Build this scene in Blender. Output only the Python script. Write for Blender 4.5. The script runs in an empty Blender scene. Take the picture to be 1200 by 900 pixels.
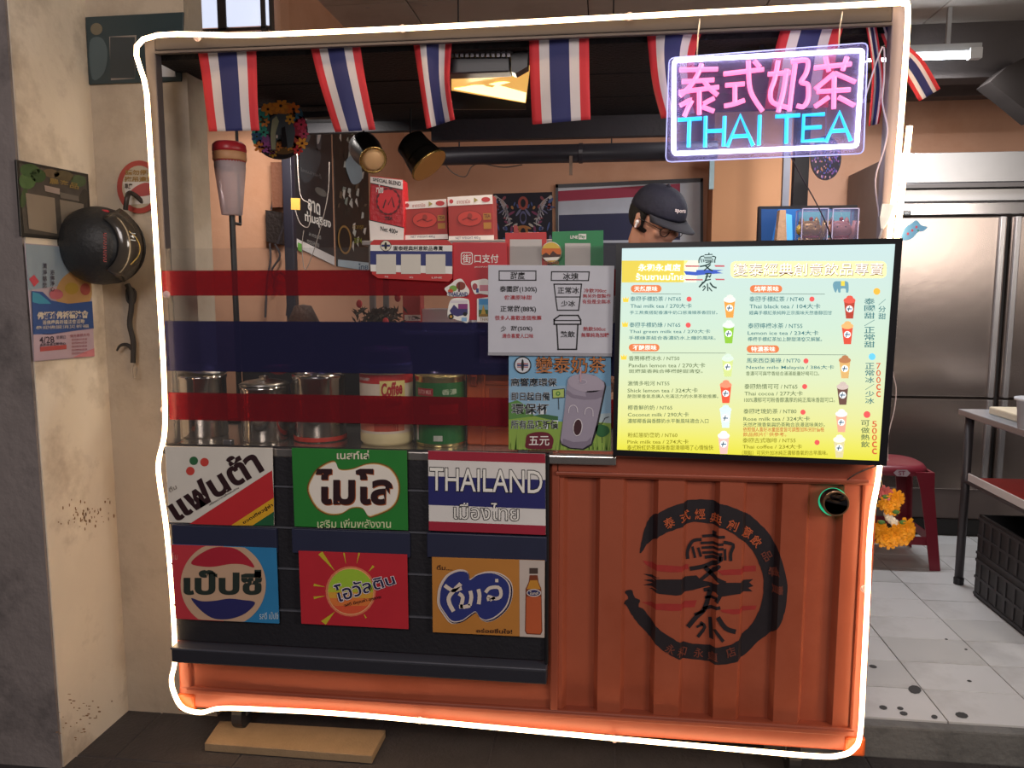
import bpy, bmesh, math, random
from mathutils import Vector, Matrix, Quaternion
random.seed(7)
R = math.radians
SC = bpy.context.scene
COL = SC.collection
W, H, FP = 1200.0, 900.0, 900.0
YAW, PIT = R(6.75), R(6.7)
CAM = Vector((0, -2.35, 1.56))
# ---------------- camera ----------------
cd = bpy.data.cameras.new('camera'); cam = bpy.data.objects.new('camera', cd); COL.objects.link(cam)
cd.sensor_width = 36; cd.lens = 36 * FP / W; cd.clip_start = .02; cd.clip_end = 60
cam.location = CAM; cam.rotation_euler = (R(90) - PIT, 0, YAW)
SC.camera = cam
# ---------------- world, lights, exposure ----------------
SC.view_settings.view_transform = 'Standard'; SC.view_settings.look = 'None'
SC.view_settings.gamma = 1; SC.view_settings.use_curve_mapping = False
SC.view_settings.exposure = 0.0
wd = bpy.data.worlds.new('night'); SC.world = wd; wd.use_nodes = True
bgn = wd.node_tree.nodes['Background']; bgn.inputs[0].default_value = (.30, .27, .30, 1); bgn.inputs[1].default_value = .15
def area(name, loc, target, size, col, power, sy=None):
    l = bpy.data.lights.new(name, 'AREA'); l.energy = power; l.color = col; l.size = size
    if sy: l.shape = 'RECTANGLE'; l.size_y = sy
    o = bpy.data.objects.new(name, l); COL.objects.link(o); o.location = loc
    o.rotation_euler = (Vector(target) - Vector(loc)).to_track_quat('-Z', 'Y').to_euler()
    return o
area('street_lamp', (-.6, -4.6, 3.4), (0, 0, .8), 1.6, (1, .90, .86), 80)
area('added_fill_right', (3.6, -3.0, 2.4), (-1.2, 0, .9), 1.2, (1, .90, .80), 74)  # added fill from the right, brightens the pillar face and stall front
# ---------------- pixel helpers ----------------
FWD = Vector((-math.sin(YAW) * math.cos(PIT), math.cos(YAW) * math.cos(PIT), -math.sin(PIT)))
RGT = Vector((math.cos(YAW), math.sin(YAW), 0)); UPV = RGT.cross(FWD)
class Plane:
    def __init__(s, p, n): s.p = Vector(p); s.n = Vector(n).normalized()
    def at(s, x, y, off=0.0):
        d = FWD + RGT * ((x - 600) / FP) + UPV * ((450 - y) / FP)
        t = (s.p + s.n * off - CAM).dot(s.n) / d.dot(s.n)
        return CAM + d * t
def PY(Y): return Plane((0, Y, 0), (0, -1, 0))
def PX(X): return Plane((X, 0, 0), (1, 0, 0))
def PZ(Z): return Plane((0, 0, Z), (0, 0, 1))
def at(x, y, Y): return PY(Y).at(x, y)
def plane3(a, b, c):
    n = (b - a).cross(c - a).normalized()
    if n.dot(CAM - a) < 0: n = -n
    return Plane(a, n)
# ---------------- materials ----------------
def lin(c):
    if isinstance(c, str): c = [int(c[i:i + 2], 16) / 255 for i in (0, 2, 4)]
    return tuple(x / 12.92 if x <= .04045 else ((x + .055) / 1.055) ** 2.4 for x in c)
MC = {}
def mat(c, rough=.6, metal=0., emit=0., var=.10, bump=0., scale=12., ecol=None, spec=.5, dirt=None, dscale=3., aniso=0):
    key = (str(c), rough, metal, emit, var, bump, scale, str(ecol), spec, str(dirt), dscale, aniso)
    if key in MC: return MC[key]
    m = bpy.data.materials.new('surface_' + str(c)); m.use_nodes = True
    nt = m.node_tree; N = nt.nodes; L = nt.links; b = N['Principled BSDF']
    col = lin(c)
    b.inputs['Roughness'].default_value = rough; b.inputs['Metallic'].default_value = metal
    b.inputs['Specular IOR Level'].default_value = spec
    tc = N.new('ShaderNodeTexCoord')
    nz = N.new('ShaderNodeTexNoise'); nz.inputs['Scale'].default_value = scale; nz.inputs['Detail'].default_value = 4
    L.new(tc.outputs['Object'], nz.inputs['Vector'])
    mx = N.new('ShaderNodeMix'); mx.data_type = 'RGBA'
    mx.inputs['A'].default_value = (*[x * (1 - var) for x in col], 1); mx.inputs['B'].default_value = (*[min(1, x * (1 + var)) for x in col], 1)
    L.new(nz.outputs['Fac'], mx.inputs['Factor']); out = mx.outputs['Result']
    if dirt:
        n2 = N.new('ShaderNodeTexNoise'); n2.inputs['Scale'].default_value = dscale; n2.inputs['Detail'].default_value = 8; n2.inputs['Roughness'].default_value = .65
        L.new(tc.outputs['Object'], n2.inputs['Vector'])
        cr = N.new('ShaderNodeValToRGB'); cr.color_ramp.elements[0].position = .5; cr.color_ramp.elements[1].position = .72
        L.new(n2.outputs['Fac'], cr.inputs['Fac'])
        m2 = N.new('ShaderNodeMix'); m2.data_type = 'RGBA'; m2.inputs['B'].default_value = (*lin(dirt), 1)
        L.new(out, m2.inputs['A']); L.new(cr.outputs['Color'], m2.inputs['Factor']); out = m2.outputs['Result']
    L.new(out, b.inputs['Base Color'])
    if bump:
        bp = N.new('ShaderNodeBump'); bp.inputs['Strength'].default_value = bump; bp.inputs['Distance'].default_value = .01
        n3 = N.new('ShaderNodeTexNoise'); n3.inputs['Scale'].default_value = scale * 6; n3.inputs['Detail'].default_value = 6
        L.new(tc.outputs['Object'], n3.inputs['Vector']); L.new(n3.outputs['Fac'], bp.inputs['Height']); L.new(bp.outputs['Normal'], b.inputs['Normal'])
    if aniso: b.inputs['Anisotropic'].default_value = aniso
    if emit:
        b.inputs['Emission Color'].default_value = (*lin(ecol or c), 1); b.inputs['Emission Strength'].default_value = emit
    MC[key] = m; return m
def film(name, tint, fac, dif, rough=.15):
    """tinted clear plastic: transparent tint, some diffuse body, a little gloss"""
    m = bpy.data.materials.new(name); m.use_nodes = True; nt = m.node_tree; N = nt.nodes; L = nt.links; N.clear()
    o = N.new('ShaderNodeOutputMaterial'); t = N.new('ShaderNodeBsdfTransparent'); t.inputs[0].default_value = (*lin(tint), 1)
    d = N.new('ShaderNodeBsdfDiffuse'); d.inputs[0].default_value = (*lin(dif), 1)
    g = N.new('ShaderNodeBsdfGlossy'); g.inputs['Roughness'].default_value = rough
    a = N.new('ShaderNodeMixShader'); a.inputs[0].default_value = fac; b = N.new('ShaderNodeMixShader')
    lw = N.new('ShaderNodeLayerWeight'); lw.inputs[0].default_value = .25
    ml = N.new('ShaderNodeMath'); ml.operation = 'MULTIPLY'; ml.inputs[1].default_value = .35
    L.new(lw.outputs['Fresnel'], ml.inputs[0]); L.new(ml.outputs[0], b.inputs[0])
    L.new(t.outputs[0], a.inputs[1]); L.new(d.outputs[0], a.inputs[2]); L.new(a.outputs[0], b.inputs[1]); L.new(g.outputs[0], b.inputs[2])
    L.new(b.outputs[0], o.inputs[0]); return m
CLEAR = film('clear_acrylic', 'f6f6f6', .015, 'ffffff', .05)
FROST = film('milky_plastic', 'e8dfe2', .55, 'd8ccd0', .2)
REDF = film('red_film', 'dc5a58', .34, '9c3a44', .12)
NAVYF = film('navy_film', '8484b4', .42, '3c3c60', .12)
REDCLEAR = film('red_clear_plastic', 'e05050', .5, 'b02830', .1)
# ---------------- mesh helpers ----------------
WL = {}
def wl(o): return WL.get(o.name, Vector((0, 0, 0)))
def root(name, loc, label, cat, group=None):
    o = bpy.data.objects.new(name, None); COL.objects.link(o); o.location = loc; o.empty_display_size = .05
    WL[o.name] = Vector(loc); o['label'] = label; o['category'] = cat
    if group: o['group'] = group
    return o
def obj(name, bm, mats, parent=None, smooth=False, label=None, cat=None, group=None, kind=None):
    """links a bmesh (or mesh) given in world coordinates as one object; a child's origin is its parent's origin"""
    if not isinstance(mats, (list, tuple)): mats = [mats]
    if parent is not None: base = wl(parent)
    else:
        lo = [min(v.co[i] for v in bm.verts) for i in range(3)]; hi = [max(v.co[i] for v in bm.verts) for i in range(3)]
        base = Vector(((lo[0] + hi[0]) / 2, (lo[1] + hi[1]) / 2, lo[2]))
    bmesh.ops.translate(bm, vec=-base, verts=bm.verts)
    me = bpy.data.meshes.new(name); bm.to_mesh(me); bm.free()
    for m in mats: me.materials.append(m)
    if smooth:
        me.polygons.foreach_set('use_smooth', [True] * len(me.polygons)); me.update()
    o = bpy.data.objects.new(name, me); COL.objects.link(o)
    if parent is not None: o.parent = parent; WL[o.name] = base
    else: o.location = base; WL[o.name] = base
    if label: o['label'] = label
    if cat: o['category'] = cat
    if group: o['group'] = group
    if kind: o['kind'] = kind
    return o
def S(o, k='structure'): o['kind'] = k; return o
def bevel_obj(o, w=.004, seg=2):
    md = o.modifiers.new('bevel', 'BEVEL'); md.width = w; md.segments = seg; md.limit_method = 'ANGLE'; md.angle_limit = R(40); return o
def BM(): return bmesh.new()
def box(bm, a, b, rot=None, mi=0):
    a = Vector(a); b = Vector(b); c = (a + b) / 2; s = b - a
    M = Matrix.Translation(c) @ (rot.to_4x4() if rot else Matrix.Identity(4)) @ Matrix.Diagonal((abs(s.x), abs(s.y), abs(s.z), 1))
    r = bmesh.ops.create_cube(bm, size=1, matrix=M)
    for v in r['verts']:
        for f in v.link_faces: f.material_index = mi
    return bm
def bxo(name, a, b, m, parent=None, **k):
    bv = k.pop('bevel', .003)
    o = obj(name, box(BM(), a, b), m, parent, **k)
    if bv: bevel_obj(o, bv)
    return o
def hull_slab(bm, front, back, mi=0):
    n = len(front); f = [bm.verts.new(p) for p in front]; b = [bm.verts.new(p) for p in back]
    fs = [bm.faces.new(f), bm.faces.new(list(reversed(b)))]
    for i in range(n):
        j = (i + 1) % n; fs.append(bm.faces.new((f[j], f[i], b[i], b[j])))
    for q in fs: q.material_index = mi
    bmesh.ops.recalc_face_normals(bm, faces=fs); return bm
def slab(bm, px, pl, th=.006, off=0., mi=0):
    """board whose front outline is given in picture points on a real plane; th thick, going back from it"""
    fr = [pl.at(x, y, off) for x, y in px]
    return hull_slab(bm, fr, [p - pl.n * th for p in fr], mi)
def smooth(pts, n=6, closed=False):
    P = [Vector(p) for p in pts]; out = []; N_ = len(P); rng = N_ if closed else N_ - 1
    for i in range(rng):
        p0 = P[(i - 1) % N_] if closed or i > 0 else P[0]; p1 = P[i]; p2 = P[(i + 1) % N_]
        p3 = P[(i + 2) % N_] if closed or i + 2 < N_ else P[-1]
        for k in range(n):
            t = k / n
            out.append(.5 * ((2 * p1) + (p2 - p0) * t + (2 * p0 - 5 * p1 + 4 * p2 - p3) * t * t + (3 * p1 - p0 - 3 * p2 + p3) * t ** 3))
    if not closed: out.append(P[-1])
    return out
def tube(bm, pts, r, seg=8, closed=False, mi=0, caps=True):
    P = [Vector(p) for p in pts]; n = len(P); rs = r if isinstance(r, (list, tuple)) else [r] * n
    rings = []; up = None
    for i in range(n):
        if closed: t = P[(i + 1) % n] - P[i - 1]
        else: t = P[min(i + 1, n - 1)] - P[max(i - 1, 0)]
        t.normalize()
        if up is None:
            up = Vector((0, 0, 1)) if abs(t.z) < .9 else Vector((0, 1, 0))
        u = (up - t * up.dot(t)).normalized(); up = u; w = t.cross(u)
        rings.append([bm.verts.new(P[i] + (u * math.cos(a) + w * math.sin(a)) * rs[i]) for a in [2 * math.pi * k / seg for k in range(seg)]])
    m = n if closed else n - 1
    for i in range(m):
        A = rings[i]; B = rings[(i + 1) % n]
        for k in range(seg):
            f = bm.faces.new((A[k], A[(k + 1) % seg], B[(k + 1) % seg], B[k])); f.material_index = mi
    if not closed and caps:
        bm.faces.new(list(reversed(rings[0]))).material_index = mi; bm.faces.new(rings[-1]).material_index = mi
    return bm
def lathe(bm, prof, c, seg=32, axis=None, mi=0):
    """prof: list of (radius, height) from c along axis"""
    c = Vector(c); q = Vector((0, 0, 1)).rotation_difference(Vector(axis)) if axis else Quaternion()
    rings = []
    for r, h in prof:
        rings.append([bm.verts.new(c + q @ Vector((max(r, 1e-4) * math.cos(2 * math.pi * k / seg), max(r, 1e-4) * math.sin(2 * math.pi * k / seg), h))) for k in range(seg)])
    for A, B in zip(rings, rings[1:]):
        for k in range(seg):
            f = bm.faces.new((A[k], A[(k + 1) % seg], B[(k + 1) % seg], B[k])); f.material_index = mi
    bm.faces.new(list(reversed(rings[0]))).material_index = mi; bm.faces.new(rings[-1]).material_index = mi
    return bm
def ball(bm, c, r, sc=(1, 1, 1), seg=12, rot=None):
    M = Matrix.Translation(Vector(c)) @ (rot.to_4x4() if rot else Matrix.Identity(4)) @ Matrix.Diagonal((sc[0] * r, sc[1] * r, sc[2] * r, 1))
    bmesh.ops.create_uvsphere(bm, u_segments=seg, v_segments=max(6, seg // 2), radius=1, matrix=M); return bm
# ---------------- flat print: shapes and lettering laid on a real plane ----------------
GC = {}
def glyph(s, off):
    k = (s, off)
    if k not in GC:
        c = bpy.data.curves.new('t', 'FONT'); c.body = s; c.resolution_u = 3 if len(s) < 9 else 2; c.offset = off
        o = bpy.data.objects.new('t', c); me = bpy.data.meshes.new_from_object(o)
        GC[k] = ([(v.co.x, v.co.y) for v in me.vertices], [tuple(p.vertices) for p in me.polygons])
        bpy.data.objects.remove(o); bpy.data.curves.remove(c); bpy.data.meshes.remove(me)
    return GC[k]
LY = .0007
class Print:
    def __init__(s, pl, warp=None, kinks=None, depth=LY):
        s.pl = pl; s.v = []; s.f = []; s.m = []; s.mats = []; s.warp = warp; s.kinks = kinks; s.d = depth; s.c = []; s.cid = 0; s.last = None
    def mi(s, m):
        if m not in s.mats: s.mats.append(m)
        return s.mats.index(m)
    def raw(s, V, F, m, lay):
        b = len(s.v); s.v += V; k = s.mi(m)
        for f in F: s.f.append(tuple(b + i for i in f)); s.m.append(k); s.c.append(s.cid)
    def poly(s, px, m, lay=1):
        s.raw([s.pl.at(x, y, lay * s.d) for x, y in px], [tuple(range(len(px)))], m, lay); return s
    def rect(s, x0, y0, x1, y1, m, lay=1): return s.poly([(x0, y0), (x1, y0), (x1, y1), (x0, y1)], m, lay)
    def ell(s, cx, cy, rx, ry, m, lay=1, n=28, a0=0, a1=360, rot=0):
        full = abs(a1 - a0) >= 360; pts = []
        for i in range(n + (0 if full else 1)):
            a = R(a0 + (a1 - a0) * i / n); x = rx * math.cos(a); y = ry * math.sin(a)
            pts.append((cx + x * math.cos(R(rot)) - y * math.sin(R(rot)), cy + x * math.sin(R(rot)) + y * math.cos(R(rot))))
        return s.poly(pts, m, lay)
    def blob(s, px, m, lay=1, n=5):
        return s.poly([(p.x, p.y) for p in smooth([(x, y, 0) for x, y in px], n, True)], m, lay)
    def pill(s, x0, y0, x1, y1, m, lay=1, r=None):
        r = r or (y1 - y0) / 2; pts = []
        for cx, cy, a in ((x1 - r, y0 + r, -90), (x1 - r, y1 - r, 0), (x0 + r, y1 - r, 90), (x0 + r, y0 + r, 180)):
            for k in range(5): t = R(a + 22.5 * k); pts.append((cx + r * math.cos(t), cy + r * math.sin(t)))
        return s.poly(pts, m, lay)
    def stroke(s, px, w, m, lay=1, sm=0):
        if sm: px = [(p.x, p.y) for p in smooth([(x, y, 0) for x, y in px], sm)]
        ws = w if isinstance(w, (list, tuple)) else None; n = len(px); L_ = []; R_ = []
        for i in range(n):
            a = px[max(i - 1, 0)]; b = px[min(i + 1, n - 1)]; dx = b[0] - a[0]; dy = b[1] - a[1]; l = math.hypot(dx, dy) or 1
            t = i / max(1, n - 1); ww = (ws[0] + (ws[1] - ws[0]) * t) if ws else w
            nx = -dy / l * ww / 2; ny = dx / l * ww / 2
            L_.append((px[i][0] + nx, px[i][1] + ny)); R_.append((px[i][0] - nx, px[i][1] - ny))
        V = [s.pl.at(x, y, lay * s.d) for x, y in L_ + R_]
        s.raw(V, [(i, i + 1, n + i + 1, n + i) for i in range(n - 1)], m, lay); return s
    def text(s, t, q, m, lay=2, bold=0., slant=0.):
        """q: (x0,y0,x1,y1) box, or four corners tl,tr,br,bl, all in picture points"""
        if len(q) == 4 and not isinstance(q[0], (tuple, list)):
            x0, y0, x1, y1 = q
            q = [(x0, y0), (x1, y0), (x1, y1), (x0, y1)]
        if s.last not in (t, '*'): s.cid += 1; s.last = t
        b0, _ = glyph(t, 0.)
        if not b0: return s
        xs = [p[0] for p in b0]; ys = [p[1] for p in b0]; a0, a1, c0, c1 = min(xs), max(xs), min(ys), max(ys)
        V, F = glyph(t, bold); o = []
        w = max(a1 - a0, 1e-5); h = max(c1 - c0, 1e-5)
        for x, y in V:
            u = (x - a0) / w; v = 1 - (y - c0) / h; u += slant * (1 - v)
            px = (q[0][0] * (1 - u) + q[1][0] * u) * (1 - v) + (q[3][0] * (1 - u) + q[2][0] * u) * v
            py = (q[0][1] * (1 - u) + q[1][1] * u) * (1 - v) + (q[3][1] * (1 - u) + q[2][1] * u) * v
            o.append(s.pl.at(px, py, lay * s.d))
        s.raw(o, F, m, lay); return s
    def rtext(s, t, cx, cy, w, h, ang, m, lay=2, bold=0.):
        ca, sa = math.cos(R(ang)), math.sin(R(ang))
        q = [(cx + x * ca - y * sa, cy + x * sa + y * ca) for x, y in ((-w / 2, -h / 2), (w / 2, -h / 2), (w / 2, h / 2), (-w / 2, h / 2))]
        return s.text(t, q, m, lay, bold)
    def vtext(s, t, x0, y0, x1, y1, m, lay=2, bold=0.):
        n = len(t); hh = (y1 - y0) / n; s.cid += 1; s.last = '*'
        for i, ch in enumerate(t):
            s.text(ch, (x0, y0 + hh * (i + .06), x1, y0 + hh * (i + .9)), m, lay, bold)
        s.last = None
        return s
    def part(s): s.cid += 1; return s
    def done(s, name, parent, label=None, split=False):
        if split or (name.endswith('lettering') or name == 'handwriting') and len(set(s.c)) > 1:
            o = None
            for cid in sorted(set(s.c)):
                q = Print(s.pl, s.warp, s.kinks, s.d); mp = {}
                for f, k, c in zip(s.f, s.m, s.c):
                    if c != cid: continue
                    for i in f:
                        if i not in mp: mp[i] = len(q.v); q.v.append(s.v[i])
                    q.f.append(tuple(mp[i] for i in f)); q.m.append(q.mi(s.mats[k])); q.c.append(0)
                o = q.done('lettering_line' if name != 'printed_pictures' else 'printed_picture', parent)
            return o
        bm = BM(); vs = [bm.verts.new(p) for p in s.v]
        for f, k in zip(s.f, s.m):
            try: q = bm.faces.new([vs[i] for i in f]); q.material_index = k
            except ValueError: pass
        if s.kinks:
            for X in s.kinks:
                bmesh.ops.bisect_plane(bm, geom=bm.verts[:] + bm.edges[:] + bm.faces[:], plane_co=(X, 0, 0), plane_no=(1, 0, 0), dist=1e-5)
        if s.warp:
            bmesh.ops.triangulate(bm, faces=[f for f in bm.faces if len(f.verts) > 4])
            for v in bm.verts: v.co.y = v.co.y + s.warp(v.co.x)
        for f in bm.faces:
            f.normal_update()
            if f.normal.dot(s.pl.n) < 0: f.normal_flip()
        return obj(name, bm, s.mats, parent, label=label)
def newpoly(p): return [(x, y) for x, y in p]
def cr(ox, oy, s): return lambda pts: [(ox + x / s, oy + y / s) for x, y in pts]
WHITE = mat('f2efe8', .5); CREAM = mat('e9dfc8', .6); INK = mat('17151a', .5); BLACK = mat('141318', .45); DARK = mat('1e1d22', .6)
# ======================= SETTING =======================
XL = at(209, 800, 0).x; XR = at(1012, 880, 0).x            # stall sides
XP = PZ(0).at(75, 900).x                                     # pillar side face
ZC = 3.03
def st(name, a, b, m, **k): return S(bxo(name, a, b, m, bevel=0, **k))
street = S(st('floor', (-4, -5, -.06), (4, .62, 0), mat('4a4648', .75, bump=.5, var=.3, scale=9, dirt='2a282b', dscale=4)))
# street paving slabs, each its own piece
pm = mat('3f3b3c', .7, bump=.4, var=.25, scale=14, dirt='332f31', dscale=5)
pav = None
for i in range(-5, 6):
    for j in range(-4, 2):
        x0 = i * .42 + .06; y0 = j * .42 - .1
        if pav is None:
            o = bxo('paving_slab', (x0 + .003, y0 + .003, -.01), (x0 + .417, y0 + .417, .004), pm, street, bevel=.003); pav = o; px0 = (x0, y0)
        else:
            o = pav.copy(); COL.objects.link(o); o.location = (x0 - px0[0], y0 - px0[1], random.uniform(-.0015, .0005))
# raised kitchen floor with white tiles, grey kerb in front
KF = PZ(.12).at(1100, 845).y
XK = at(905, 880, .1).x
kfl = S(st('floor', (XK, KF, 0), (4.2, 3.3, .112), mat('3b3a3c', .8, bump=.3)))
kfl2 = S(st('floor', (-1.9, .62, 0), (XK, 3.3, .112), mat('6a6462', .7, bump=.3, var=.2)))
S(bxo('kerb', (XK, KF - .05, 0), (4.2, KF - .002, .118), mat('6b6966', .8, bump=.6, var=.25, scale=7, dirt='3c3a3a'), None, bevel=.008))
XT = PZ(.12).at(1090, 819).x; XT2 = PZ(.12).at(1200, 819).x; TW = XT2 - XT; TD = TW * .655
tm = mat('c9c7c6', .28, var=.06, scale=5, dirt='aaa7a4', dscale=2.2, bump=.05)
tm2 = mat('bfbdbb', .3, var=.08, scale=4, dirt='9c9894', dscale=3, bump=.05)
tl = {}
for i in range(-1, 6):
    for j in range(0, 13):
        x0 = XT + (i - 1) * TW; y0 = KF + j * TD
        k = (i * 3 + j) % 4 == 1
        if k not in tl:
            o = bxo('tile', (x0 + .002, y0 + .002, .108), (x0 + TW - .002, y0 + TD - .002, .12), tm2 if k else tm, kfl, bevel=.0012); tl[k] = (o, x0, y0)
        else:
            s0, a, b = tl[k]; o = s0.copy(); COL.objects.link(o); o.location = (x0 - a, y0 - b, random.uniform(-.0008, .0004))
P = Print(PZ(.1206)); sm_ = mat('2c2826', .6); P.pl.n = Vector((0, 0, 1)); P.d = .0002
for x, y, a, b in ((1072, 808, 8, 5), (1023, 781, 5, 2), (1035, 829, 5, 2.5), (1055, 830, 4, 2), (1059, 836, 5, 2.5), (1095, 840, 4, 2.5), (1127, 838, 8, 3.5), (1136, 798, 3, 1.2), (1132, 761, 2, 1), (1109, 749, 2, .8)):
    P.ell(x, y, a, b, sm_, n=9, rot=12)
S(P.done('dirt_spots', kfl))
# pillar on the left, plaster
plm = mat('e2d6c4', .75, bump=.25, var=.08, scale=5, dirt='a08f7c', dscale=2.4)
plf = mat('857c7a', .85, bump=.5, var=.22, scale=6, dirt='3e3a3c', dscale=3)
YN, YF_ = PX(XP).at(75, 900).y, PX(XP).at(150, 822).y
S(st('wall_left', (XP - 1.6, YN - .01, 0), (XP - .004, YF_ - .002, ZC), plf))
S(st('trim_1', (XP - .02, YN, 0), (XP, YF_, ZC), plm))
P = Print(PX(XP)); rust = mat('8a6a48', .8, var=.4, scale=30)
random.seed(3)
for _ in range(70):
    x = random.gauss(100, 14); y = random.gauss(604, 8); P.ell(x, y, random.uniform(.3, 1.1), random.uniform(.4, 2.5), rust, n=6)
for _ in range(60):
    x = random.gauss(104, 20); y = random.gauss(845, 14)
    if x < 145 and y < 880 - (x - 80): P.ell(x, y, random.uniform(.5, 2.5), random.uniform(.3, 1.1), rust, n=6)
S(P.done('rust_stains', bpy.data.objects['trim_1']))
# recess wall facing the street, and its end
XRE = at(229, 300, YF_).x; YST = 1.1; XRW = at(338, 300, YST).x
S(st('wall_front', (XP - .02, YF_, 0), (XRE, YF_ + .12, ZC), mat('b5a795', .75, bump=.3, var=.1, scale=5, dirt='8f806e', dscale=1.6)))
sal = mat('cc9a7c', .7, bump=.15, var=.06, scale=4, dirt='bd8765', dscale=1.3)
YB = 3.25
S(st('wall_step', (XP - .8, YST, .112), (XRW, YST + .1, ZC), sal)); S(st('wall_side', (XRW - .3, YST + .1, .112), (XRW - .0, YB, ZC), sal))
S(st('wall_back', (XRW, YB, .112), (4.2, YB + .15, ZC), sal))
S(st('wall_right', (4.2, .3, .112), (4.3, YB, ZC), mat('77706c', .8)))
# ceiling made of panels
cb = S(st('ceiling', (-3, -.9, ZC + .02), (4.3, YB + .15, ZC + .06), mat('3a3836', .9)))
cm_ = mat('b9b2a9', .75, var=.07, scale=3, dirt='9f968c', dscale=1.5); cp = None
for i in range(-3, 5):
    for j in range(-1, 6):
        x0 = i * .91 - .1; y0 = j * .62 - .2
        if cp is None: cp = bxo('ceiling_panel', (x0 + .003, y0 + .003, ZC), (x0 + .907, y0 + .617, ZC + .02), cm_, cb, bevel=.002); c0 = (x0, y0)
        else: o = cp.copy(); COL.objects.link(o); o.location = (x0 - c0[0], y0 - c0[1], 0)
# lit white transom panes high on the left
w1 = S(root('window_1', at(262, 30, 1.06), 'x', 'window')); del w1['label']; del w1['category']
pane = mat('dfe8ff', .4, emit=.9, ecol='dfe8ff')
for a, b in (((218, 0), (255.5, 33)), ((266, 0), (306, 31)), ((312, 0), (316, 29))):
    o = obj('pane', box(BM(), at(a[0], b[1], 1.06), at(b[0], -22, 1.07)), pane, w1)
for a, b in ((255.5, 266), (306, 312), (208, 218), (316, 320)):
    obj('window_frame', box(BM(), at(a, 36, 1.055), at(b, -22, 1.08)), mat('4a423e', .6), w1)
obj('window_frame', box(BM(), at(208, 37, 1.055), at(320, 33, 1.08)), mat('4a423e', .6), w1)
# tube lamps on the ceiling
def tube_lamp(x0, x1, py, Y, label, power, lcol=(.95, .97, 1)):
    a = at(x0, py, Y); b = at(x1, py, Y); b.z = a.z
    r = root('tube_lamp', (a + b) / 2, label, 'ceiling lamp', 'white tube lamps under the kitchen ceiling')
    bxo('lamp_body', a + Vector((-.03, -.01, .02)), b + Vector((.03, .03, .06)), mat('a8a8a8', .5), r)
    obj('tube', tube(BM(), [a, b], .016, 10), mat('f4faff', .3, emit=26, ecol='f0f6ff'), r)
    l = bpy.data.lights.new('tube_light', 'AREA'); l.shape = 'RECTANGLE'; l.size = (b - a).length; l.size_y = .03; l.energy = power; l.color = lcol
    lo = bpy.data.objects.new('tube_light', l); COL.objects.link(lo); lo.location = (a + b) / 2 + Vector((0, 0, -.017))
    for p in (a, b): bxo('end_cap', p - Vector((.03, .02, .02)), p + Vector((.03, .02, .035)), mat('c8c8c8', .4), r)
    for t in (.2, .8):
        c = a.lerp(b, t); bxo('bracket', c + Vector((-.01, 0, .06)), (c.x + .01, c.y + .02, ZC), mat('a0a0a0', .5), r, bevel=0)
tube_lamp(985, 1142, 70, 2.05, 'white glowing tube lamp on the ceiling right of the neon sign', 38)
tube_lamp(408, 520, -1, 1.7, 'tube lamp at the top edge above the hanging flags', 34, (1, .95, .9))
def under_roof_fill(c, tgt, power, label, size=.4):  # added lamps, put in to brighten the left wall and the seller
    c = Vector(c); r = root('added_strip_fill', c, label, 'lamp', 'added slim fill lamps under the stall roof'); d = (Vector(tgt) - c).normalized()
    bxo('lamp_body', c + Vector((-size / 2 - .02, -.02, .006)), c + Vector((size / 2 + .02, .02, .03)), mat('2a2a2e', .5), r)
    for s_ in (-1, 1): bxo('bracket', c + Vector((s_ * size * .4 - .006, -.006, .03)), Vector((c.x + s_ * size * .4 + .006, c.y + .006, ZRF)), mat('2a2a2e', .5), r, bevel=0)
    l = bpy.data.lights.new('strip_fill_light', 'AREA'); l.shape = 'RECTANGLE'; l.size = size; l.size_y = .025; l.energy = power; l.color = (1, .93, .86)
    o = bpy.data.objects.new('strip_fill_light', l); COL.objects.link(o); o.location = c; o.rotation_euler = d.to_track_quat('-Z', 'Y').to_euler()
# dark boxes put in for the shadow beneath the tube lamp, right
S(bxo('shadow_box', (at(1060, 90, 2.3).x, 2.3, at(1100, 92, 2.3).z), (4.2, 2.45, ZC), mat('4b4442', .8, bump=.2)))
S(bxo('shadow_trim', (at(900, 116, 3.2).x, 3.14, at(1100, 116, 3.2).z), (4.2, YB, at(1100, 92, 3.2).z), mat('6d625d', .8)))
bm = BM(); slab(bm, [(1160, 96), (1180, 78), (1215, 60), (1215, 140), (1186, 116)], PY(2.1), .15)
obj('duct_hood', bm, mat('3a3533', 1, spec=0), label='dark angular duct hood hanging in the upper right corner', cat='duct')
# ======================= STALL (small shipping container) =======================
ZT = at(600, 24, 0).z; ZB = at(640, 862, 0).z + .015; ZW = at(640, 531, 0).z
OR = mat('a5543b', .42, var=.07, scale=5, dirt='96462c', dscale=2, bump=.08)
ORD = mat('974a34', .45, var=.08, scale=6, bump=.1)
GALV = mat('4a4446', .6, var=.06, bump=.05); GALR = mat('6f6874', .5, var=.06); TBM = mat('353032', .7)
stall = root('container_stall', ((XL + XR) / 2, .45, 0), 'orange shipping container kiosk with corrugated front panel and slim metal frame', 'kiosk')
DEP = .52; XM = at(650, 700, 0).x
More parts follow.
